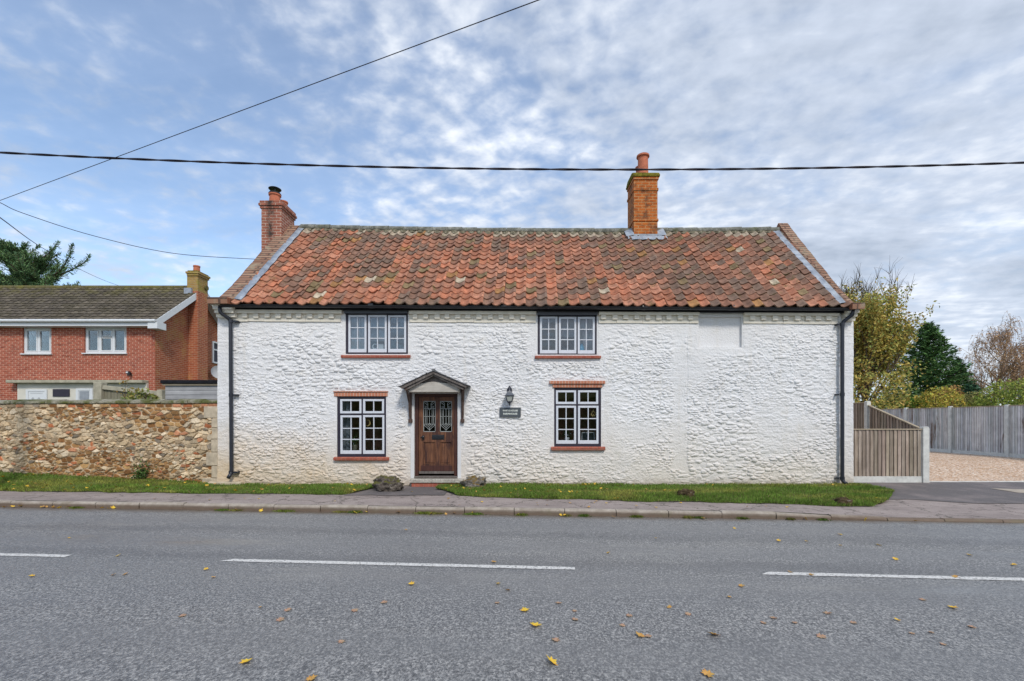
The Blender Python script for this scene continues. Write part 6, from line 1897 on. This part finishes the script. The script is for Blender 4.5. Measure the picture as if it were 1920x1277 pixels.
def birch():
    Y = 40; X = WX(1858, Y)
    t = thing('birch_tree', (X, Y, .3), 'bare russet weeping birch on the far right beyond the drive fence', 'tree')
    rg = random.Random(44); mb = MB(); tips = []
    base = Vector((X, Y, .3))
    mb.tube([base, base + Vector((.15, 0, 2.2)), base + Vector((.5, 0, 4.2)), base + Vector((1.1, 0, 6.5)), base + Vector((1.5, 0, 9.2))], [.24, .20, .15, .09, .03], 8, cap=False)
    for k in range(26):
        z = rg.uniform(2.4, 8.6); f = (z - 2.4) / 6.2; a = rg.uniform(0, 6.28)
        d = Vector((math.cos(a) * 1.0, math.sin(a) * 1.0, .75)).normalized()
        branch(mb, tips, base + Vector((.15 + 1.0 * max(0, (z - 2.2) / 6.0), 0, z)), d, rg.uniform(3.0, 4.2) * (1 - .45 * f), .07 * (1 - .5 * f), 1, rg, .5, .6, kids=(5, 8))
    mb.build('trunk', MATS['bark_pale'], t, fixn=False)
    tw = MB(); C = []; r = np.random.default_rng(6)
    for pts, d in tips:
        for k in range(9):
            i = rg.randrange(len(pts) - 1); p = pts[i].lerp(pts[i+1], rg.random())
            L_ = rg.uniform(.5, 1.7); h = Vector((d.x + rg.gauss(0, .6), d.y + rg.gauss(0, .6), 0)).normalized() * L_ * .35
            path = [p, p + h * .5 + Vector((0, 0, -.02)), p + h * .85 + Vector((0, 0, -L_ * .35)), p + h + Vector((0, 0, -L_ * .9))]
            tw.tube(path, [.012, .010, .008, .005], 3, (.34, .21, .14), cap=False)
            for j in range(4):
                q = rg.uniform(.2, 1) * 3; i2 = min(2, int(q)); v = path[i2].lerp(path[i2+1], q - i2)
                C.append((v.x + rg.gauss(0, .06), v.y + rg.gauss(0, .06), v.z + rg.gauss(0, .06)))
    o = tw.build('twigs', MATS['foliage'], t, fixn=False, colattr=True)
    C = np.array(C)
    foliage('crown', C, r.uniform(.05, .09, len(C)), mix_cols(r, len(C), [(.55, .34, .20), (.66, .42, .20), (.45, .28, .18), (.60, .42, .28)]), 'foliage', t, 8)
birch()

def left_conifer():
    Y = 26; X = WX(78, Y)
    t = thing('conifer', (X, Y, .3), 'dark evergreen with long spiky boughs rising behind the red brick house', 'tree')
    rg = random.Random(61); mb = MB(); C = []; A = []; r = np.random.default_rng(61)
    mb.tube([(X, Y, .3), (X - .2, Y, 5), (X - .9, Y, 9), (X - 1.3, Y, 11.4)], [.4, .32, .2, .05], 8, cap=False)
    def bough(p, d, L_, rise):
        pts = [p]; dd = d.copy()
        for i in range(8):
            dd = (dd + Vector((rg.gauss(0, .07), rg.gauss(0, .07), rise * .07 + rg.gauss(0, .04)))).normalized(); pts.append(pts[-1] + dd * L_ / 8)
        mb.tube(pts, [.05 * (1 - .85 * i / 8) for i in range(9)], 4, cap=False)
        n = int(L_ * 120)
        for j in range(n):
            q = rg.random(); i = min(7, int(q * 8)); v = pts[i].lerp(pts[i+1], q * 8 - i); ax = (pts[i+1] - pts[i]).normalized()
            w = .17 * (1 - .75 * q)
            o = Vector((rg.gauss(0, 1), rg.gauss(0, 1), rg.gauss(0, 1))); o = (o - ax * o.dot(ax)) * w
            C.append(tuple(v + o)); A.append(tuple(ax * .9 + (o.normalized() if o.length else ax) * .7))
        return pts
    for k in range(105):
        f = k / 105; z = 5.4 + 5.6 * f; a = rg.uniform(0, 6.28); q0 = Vector((X - .2 - 1.0 * max(0, (z - 5) / 6.4), Y, z))
        L_ = rg.uniform(2.4, 3.9) * (1.12 - .72 * f); d = Vector((math.cos(a) * 1.0, math.sin(a), rg.uniform(.15, .65))).normalized()
        pts = bough(q0, d, L_, 1.0)
        for s_ in range(3):
            i = rg.randint(2, 6); sd = (d + Vector((rg.gauss(0, .6), rg.gauss(0, .6), rg.uniform(0, .5)))).normalized(); bough(pts[i], sd, L_ * rg.uniform(.3, .5), 1.0)
    for px, py, L_ in ((120, 505, 3.0), (140, 500, 2.4), (50, 480, 2.0), (90, 480, 2.2)):
        p = Vector((WX(px, Y), Y + .1, WZ(py, Y) - .1)); bough(p - Vector((1.0, 0, .4)), Vector((.9, 0, .40)).normalized(), L_, .5)
    mb.build('trunk', MATS['bark'], t, fixn=False)
    C = np.array(C); A = np.array(A)
    foliage('crown', C, r.uniform(.06, .12, len(C)), mix_cols(r, len(C), [(.12, .22, .10), (.16, .28, .11), (.20, .28, .12), (.085, .16, .085)]), 'needles', t, 62, .22, A)
left_conifer()

def shrub(px, Y, w, ytop, pal, label, seed, n=5200, zb=.3, size=.055, dome=1.0, dp=None, name='shrub'):
    X = WX(px, Y); top = WZ(ytop, Y); R_ = w * Y / S / 2
    t = thing(name, (X, Y, zb), label, 'shrub')
    r = np.random.default_rng(seed)
    m = MB(); rg = random.Random(seed)
    for k in range(9):
        a = rg.uniform(0, 6.28); q = rg.uniform(.2, .8)
        m.tube([(X + .1 * math.cos(a), Y + .1 * math.sin(a), zb - .1), (X + R_ * q * .6 * math.cos(a), Y + R_ * q * .6 * math.sin(a), zb + (top - zb) * .5), (X + R_ * q * math.cos(a), Y + R_ * q * math.sin(a), zb + (top - zb) * .85)], [.03, .02, .006], 5, cap=False)
    m.build('stems', MATS['bark'], t, fixn=False)
    v = r.normal(0, 1, (n * 2, 3)); v /= np.linalg.norm(v, axis=1, keepdims=True)
    rad = r.random(n * 2)**.28
    lump = .72 + .55 * fbm(v[:, 0] * 2.2 + seed, v[:, 2] * 2.2 + v[:, 1] * 1.7, seed, 3)
    H2 = (top - zb) / 2
    C = np.stack([X + v[:, 0] * R_ * rad * lump, Y + v[:, 1] * (dp or R_) * rad * lump, zb + H2 + v[:, 2] * H2 * rad * np.clip(lump * 1.05, 0, 1.08)], -1)
    g = fbm(C[:, 0] * 3.1, C[:, 2] * 3.1 + C[:, 1], seed + 2, 3)
    C = C[g > .36][:n]
    foliage('crown', C, r.uniform(.6, 1.4, len(C)) * size, mix_cols(r, len(C), pal), 'foliage', t, seed)
shrub(1668, 26, 85, 737, [(0.075, 0.128, 0.038), (0.105, 0.165, 0.045), (0.060, 0.105, 0.045)], 'dark green hedge bush behind the fence under the tall tree', 71)
shrub(1712, 24, 66, 742, [(0.150, 0.285, 0.045), (0.195, 0.330, 0.060), (0.120, 0.225, 0.045)], 'bright green bush showing just above the drive fence', 72)
shrub(1762, 23, 92, 727, [(0.540, 0.450, 0.075), (0.450, 0.405, 0.075), (0.300, 0.330, 0.075), (0.600, 0.405, 0.090)], 'golden yellow bush above the drive fence in front of the conical conifer', 73)
shrub(1780, 25.5, 70, 722, [(0.420, 0.225, 0.090), (0.480, 0.285, 0.105), (0.330, 0.225, 0.075)], 'russet brown bush behind the golden yellow one', 76)
shrub(1826, 23.5, 60, 737, [(0.390, 0.345, 0.135), (0.315, 0.285, 0.105), (0.225, 0.255, 0.075)], 'straw coloured bush between the golden bush and the lime green one', 74)
shrub(1896, 21.5, 128, 708, [(.33, .37, .075), (.25, .33, .06), (.16, .23, .05), (.40, .40, .09)], 'large lime green bush above the drive fence at the right edge', 75, 10000)
shrub(1838, 37, 46, 720, [(0.375, 0.225, 0.120), (0.300, 0.180, 0.105)], 'low brown bush at the foot of the bare birch', 77, 1400)
shrub(262, 12.7, 78, 728, [(0.240, 0.285, 0.075), (0.330, 0.330, 0.105), (0.150, 0.210, 0.060), (0.375, 0.300, 0.090)], 'leafy shrub leaning over the mossy top of the stone wall', 78, 520, zb=1.6, size=.055, dp=.3)
r = np.random.default_rng(90)
tX, tY = WX(235, 13.4), 13.4
t = thing('sapling', (tX, tY, .3), 'thin stem with a few orange leaves above the stone wall', 'plant')
MB().tube([(tX, tY, .3), (tX + .02, tY, 1.8), (tX - .01, tY, WZ(714, tY))], [.014, .010, .004], 5).build('stem', MATS['bark'], t)
C = np.stack([tX + r.normal(0, .10, 46), tY + r.normal(0, .08, 46), r.uniform(2.2, WZ(712, tY), 46)], -1)
foliage('leaves', C, .04, mix_cols(r, 46, [(.42, .24, .06), (.34, .26, .07), (.2, .18, .05)]), 'foliage', t, 91)

def added_hedge():                                  # unseen hedge added so the lower panes mirror it instead of bright sky
    r = np.random.default_rng(15)
    t = thing('hedge', (0, -4.5, .05), 'unseen dark hedge added behind the camera to darken reflections in the lower cottage windows', 'hedge')
    X, Zz = np.meshgrid(np.linspace(-26, 26, 260), np.linspace(0, 1, 24))
    Hh = 3.3 + .35 * fbm(X * .5, X * 0, 3)
    Yy = -4.2 - .25 * fbm(X * 2, Zz * 7, 5) - .9 * sstep(.85, 1, Zz)
    V = np.stack([X, Yy, Zz * Hh], -1).reshape(-1, 3); nx = 260
    i = np.arange(23)[:, None] * nx + np.arange(nx - 1)[None]
    F = np.stack([i, i + nx, i + nx + 1, i + 1], -1).reshape(-1, 4)
    mesh_obj('inner_mass', V, F, MATS['ground_grass'], t)
    C = V[r.integers(0, len(V), 9000)] + r.normal(0, .10, (9000, 3)) * np.array([1, .8, 1])
    foliage('leaves', C, .06, mix_cols(r, 9000, [(.08, .12, .05), (.12, .14, .06), (.15, .13, .07)]), 'foliage', t, 16)
added_hedge()
def far_house():
    Y = 50; X0 = WX(1911, 57)
    t = thing('brick_house', (X0 + 4, Y, .3), 'distant red brick house with white corner trim at the right edge', 'house')
    ze = WZ(691, 57)
    MB().box(X0, X0 + 9, Y, 57, .2, ze).build('wall', MATS['brick_red'], t)
    MB().prism([(X0 - .5, ze), (X0 + 9.5, ze), (X0 + 8, ze + 1.4), (X0 + 1.6, ze + 1.4)], 'y', Y - .4, 57.4).build('roof', MATS['concrete_post'] if False else MATS['felt_black'], t)
    MB().box(X0 - .48, X0 - .40, Y - .38, 57.38, ze - .24, ze - .005).box(X0 - .10, X0 - .01, 56.75, 56.95, .2, ze - .25).build('fascia', MATS['upvc_white'], t)
far_house()

# ------------------------------------------------------------------ overhead lines
def catmull(P, k=8):
    P = [Vector(p) for p in P]; out = []
    for i in range(len(P) - 1):
        p0, p1, p2, p3 = P[max(i-1, 0)], P[i], P[i+1], P[min(i+2, len(P)-1)]
        for j in range(k):
            t = j / k
            out.append(.5 * ((2*p1) + (p2 - p0)*t + (2*p0 - 5*p1 + 4*p2 - p3)*t*t + (3*p1 - p0 - 3*p2 + p3)*t**3))
    return out + [P[-1]]
PX, PY = WX(-62, 10), 10.0
pole = thing('utility_pole', (PX, PY, .1), 'wooden utility pole just left of the view carrying the overhead cables', 'pole')
MB().tube([(PX, PY, 0), (PX, PY, 3.5), (PX, PY, 6.75)], [.125, .115, .095], 14).build('shaft', MATS['pole_wood'], pole)
MB().box(PX - .14, PX + .14, PY - .12, PY - .09, 6.2, 6.5).build('cable_bracket', MATS['iron_black'], pole)
m = MB(); Yc = 8.0
for ph in (0, math.pi):
    pts = []
    for i in range(0, 1001):
        x = -700 + 3400 * i / 1000.0
        y = 286 + .05456 * x - 2.326e-5 * x * x
        X = WX(x, Yc); a = X * 2 * math.pi / 1.15 + ph
        pts.append((X, Yc + .009 * math.cos(a), WZ(y, Yc) + .008 * math.sin(a)))
    m.tube(pts, .0118, 6)
tag(m.build('overhead_cable', MATS['cable_black'], None, loc=(0, Yc, 6.0), smooth=True, fixn=False), 'thick twisted black cable slung level across the whole street', 'cable')
def cable(pxs, r, label):
    pts = catmull([(WX(x, y_), y_, WZ(py, y_)) for x, py, y_ in pxs])
    m = MB(); m.tube(pts, r, 6)
    tag(m.build('overhead_cable', MATS['cable_black'], None, loc=tuple(pts[0]), smooth=True, fixn=False), label, 'cable')
a = Vector((WX(-62, 10), 10, WZ(399, 10))); b = Vector((WX(1010, 5), 5, WZ(0, 5)))
m = MB(); m.tube([a.lerp(b, q) for q in np.linspace(0, 1.7, 40)], .0058, 6)
tag(m.build('overhead_cable', MATS['cable_black'], None, loc=tuple(a), smooth=True, fixn=False), 'thin straight cable climbing from lower left to the top of the sky', 'cable')
cable([(-62, 352, 10), (0, 380, 10.3), (44, 400, 10.6), (175, 442, 11.4), (325, 475, 12.3), (478, 486, 13.2)] , .0075, 'sagging thin cable running to the left gable of the cottage')
cable([(-62, 366, 10), (0, 408, 14), (75, 462, 24), (150, 505, 34), (215, 533, 44), (300, 560, 60)], .016, 'thin cable sloping down past the spiky evergreen on the left')

# ------------------------------------------------------------------ fallen leaves
def leaf_proto(name, seed, col, curl):
    r = random.Random(seed)
    out = [(0, -.5), (.16, -.22), (.40, -.25), (.30, -.05), (.50, .12), (.26, .16), (.22, .38), (.06, .30), (0, .52), (-.08, .30), (-.25, .34), (-.25, .14), (-.48, .10), (-.29, -.06), (-.36, -.28), (-.14, -.22)]
    V = [(0, .02, 0)]; C = [col]
    for x, y in out:
        x += r.gauss(0, .03); y += r.gauss(0, .03)
        V.append((x, y, curl * (x * x * 1.1 + y * y * .6) + r.uniform(0, .08))); C.append(tuple(c * r.uniform(.8, 1.1) for c in col))
    F = [(0, i, i % len(out) + 1) for i in range(1, len(out) + 1)]
    n = len(V)
    V2 = V + [(x, y, z - .02) for x, y, z in V]; F2 = F + [(b + n, a + n, c + n) for a, b, c in [(f[0], f[1], f[2]) for f in F]]
    return V2, F2, C + C
LP = [leaf_proto('l', k, c, cu) for k, (c, cu) in enumerate([((.80, .52, .06), .5), ((.74, .46, .07), .9), ((.60, .33, .10), .35), ((.46, .29, .19), .12)])]
KIND = ['yellow', 'golden', 'orange brown', 'pale brown']
meshes = []
def leaf(k, X, Y, Z, size, rot, tiltx, tilty, label, group):
    global meshes
    if len(meshes) <= k:
        for j in range(len(meshes), k + 1):
            V, F, C = LP[j]
            o = mesh_obj('fallen_leaf', V, F, MATS['fallen_leaf'], None, cols=np.array(C), uv=False, local=True)
            meshes.append(o.data); bpy.data.objects.remove(o)
    o = bpy.data.objects.new('fallen_leaf', meshes[k]); COL.objects.link(o)
    o.location = (X, Y, Z); o.rotation_euler = (tiltx, tilty, rot); o.scale = (size, size, size * .8)
    return tag(o, label, 'leaf', group)
rg = random.Random(99)
road = [(461,1242,0,1.15),(772,1097,1,1.0),(387,1069,1,.8),(400,1084,2,.7),(222,1043,0,.8),(213,1079,2,.7),(235,1078,2,.8),(60,1082,1,.8),(761,994,2,.7),(926,1055,2,.9),(934,1096,0,.8),(952,1108,2,.8),
 (932,1131,3,.8),(665,1145,3,1),(540,1144,3,1),(526,1162,3,1.1),(342,1155,3,.9),(640,1203,3,.9),(584,1273,2,1),(720,1130,3,1),(1141,1038,1,.8),(1377,991,1,.7),(1460,1015,1,.9),(1512,1016,1,.7),(1576,1003,0,.9),(1576,1024,1,.7),
 (1647,1023,0,1),(1679,1050,1,.9),(1818,1042,0,.9),(1901,1061,1,.9),(1481,1074,2,.8),(1521,1079,2,.8),(1791,1083,2,.8),(1390,1100,2,.9),(1367,1121,2,.7),(1730,1125,3,.9),(1787,1141,0,1.1),(984,1146,0,1.1),(1005,1174,0,1.4),(1047,1131,3,.9),
 (1078,1162,3,.9),(1077,1146,3,.7),(1042,1200,3,1),(1035,1242,0,1.45),(1167,1173,3,.8),(1200,1193,2,1.1),(1215,1193,3,.9),(1255,1140,2,.7),(1338,1191,2,1.3),(1327,1265,2,1.2),(1450,1159,3,.9),(1431,1168,3,.8),(1540,1194,3,1.1),(1551,1150,3,1),
 (1682,1164,0,.7),(1822,1176,3,.9),(1600,1168,3,.8),(1746,1186,3,.6),(1768,1208,3,.7),(1490,1168,3,.7),(1290,1152,3,.9),(1180,1155,3,.9),(488,1140,2,.5),(130,1010,1,.6),(1230,1010,1,.5),(1710,1188,3,.7)]
big = {(461,1242): 'lone bright yellow leaf on the road in the lower left foreground', (1035,1242): 'big yellow curled leaf on the road in the lower middle foreground', (1005,1174): 'wide yellow leaf on the road just above the big foreground one',
       (984,1146): 'yellow folded leaf on the road above the wide one near the middle', (772,1097): 'golden brown curled leaf on the road below the middle centre line dash', (1787,1141): 'yellow pointed leaf on the road at the right side'}
for px, py, k, s_ in road:
    X, Y = GP(px, py, 0.0)
    z = -0.012 * ((Y - (5.2 - .07 * X)) / 2.85)**2
    fl = .3 if k == 3 else 1
    lab = big.get((px, py), '%s fallen leaf lying on the grey road' % KIND[k])
    leaf(k, X, Y, z + .008 * fl + .003, .078 * s_, rg.uniform(0, 6.28), rg.gauss(0, .2) * fl, rg.gauss(0, .2) * fl, lab, 'fallen leaves on the road')
for i in range(34):                                  # along the kerb
    px = rg.choice([rg.uniform(0, 1920), rg.uniform(30, 250), rg.uniform(380, 1150)])
    X = 0
    for _ in range(6): X = (px - CX) * Yk(X) / S
    k = rg.choice([0, 1, 1, 2, 2])
    leaf(k, X, Yk(X) - rg.uniform(.03, .16), .012, .075 * rg.uniform(.7, 1.2), rg.uniform(0, 6.28), rg.gauss(0, .5), rg.gauss(0, .5), '%s fallen leaf caught in the gutter along the kerb' % KIND[k], 'fallen leaves in the gutter')
for i in range(130):                                  # on the verges and the pavement
    if i < 70: X = rg.uniform(-13.5, -3.4); Y = float(verge_l(np.array(X), np.array(rg.random()**1.2)))
    else: X = rg.choice([rg.uniform(-1.5, 2.5), rg.uniform(-1.5, 8)]); Y = float(verge_r(np.array(X), np.array(rg.random()**1.2)))
    k = rg.choice([0, 0, 1, 1, 2])
    z = float(verge_z(np.array(X), np.array(Y))) + .035
    leaf(k, X, Y, z, .072 * rg.uniform(.7, 1.3), rg.uniform(0, 6.28), rg.gauss(0, .35), rg.gauss(0, .35), '%s fallen leaf lying in the green verge' % KIND[k], 'fallen leaves on the verge')
for i in range(26):
    X = rg.choice([rg.uniform(-11, 6), rg.uniform(-3.6, 2)]); Y = rg.uniform(Yk(X) + .2, float(edge_y(np.array(X))) + (.6 if -3.2 < X < -1.6 else 0))
    k = rg.choice([0, 1, 2, 2, 3])
    z = float(pav_z(np.array(X), np.array(Y))) + .014
    leaf(k, X, Y, z, .068 * rg.uniform(.6, 1.1), rg.uniform(0, 6.28), rg.gauss(0, .15), rg.gauss(0, .15), '%s fallen leaf lying on the pinkish pavement' % KIND[k], 'fallen leaves on the pavement')
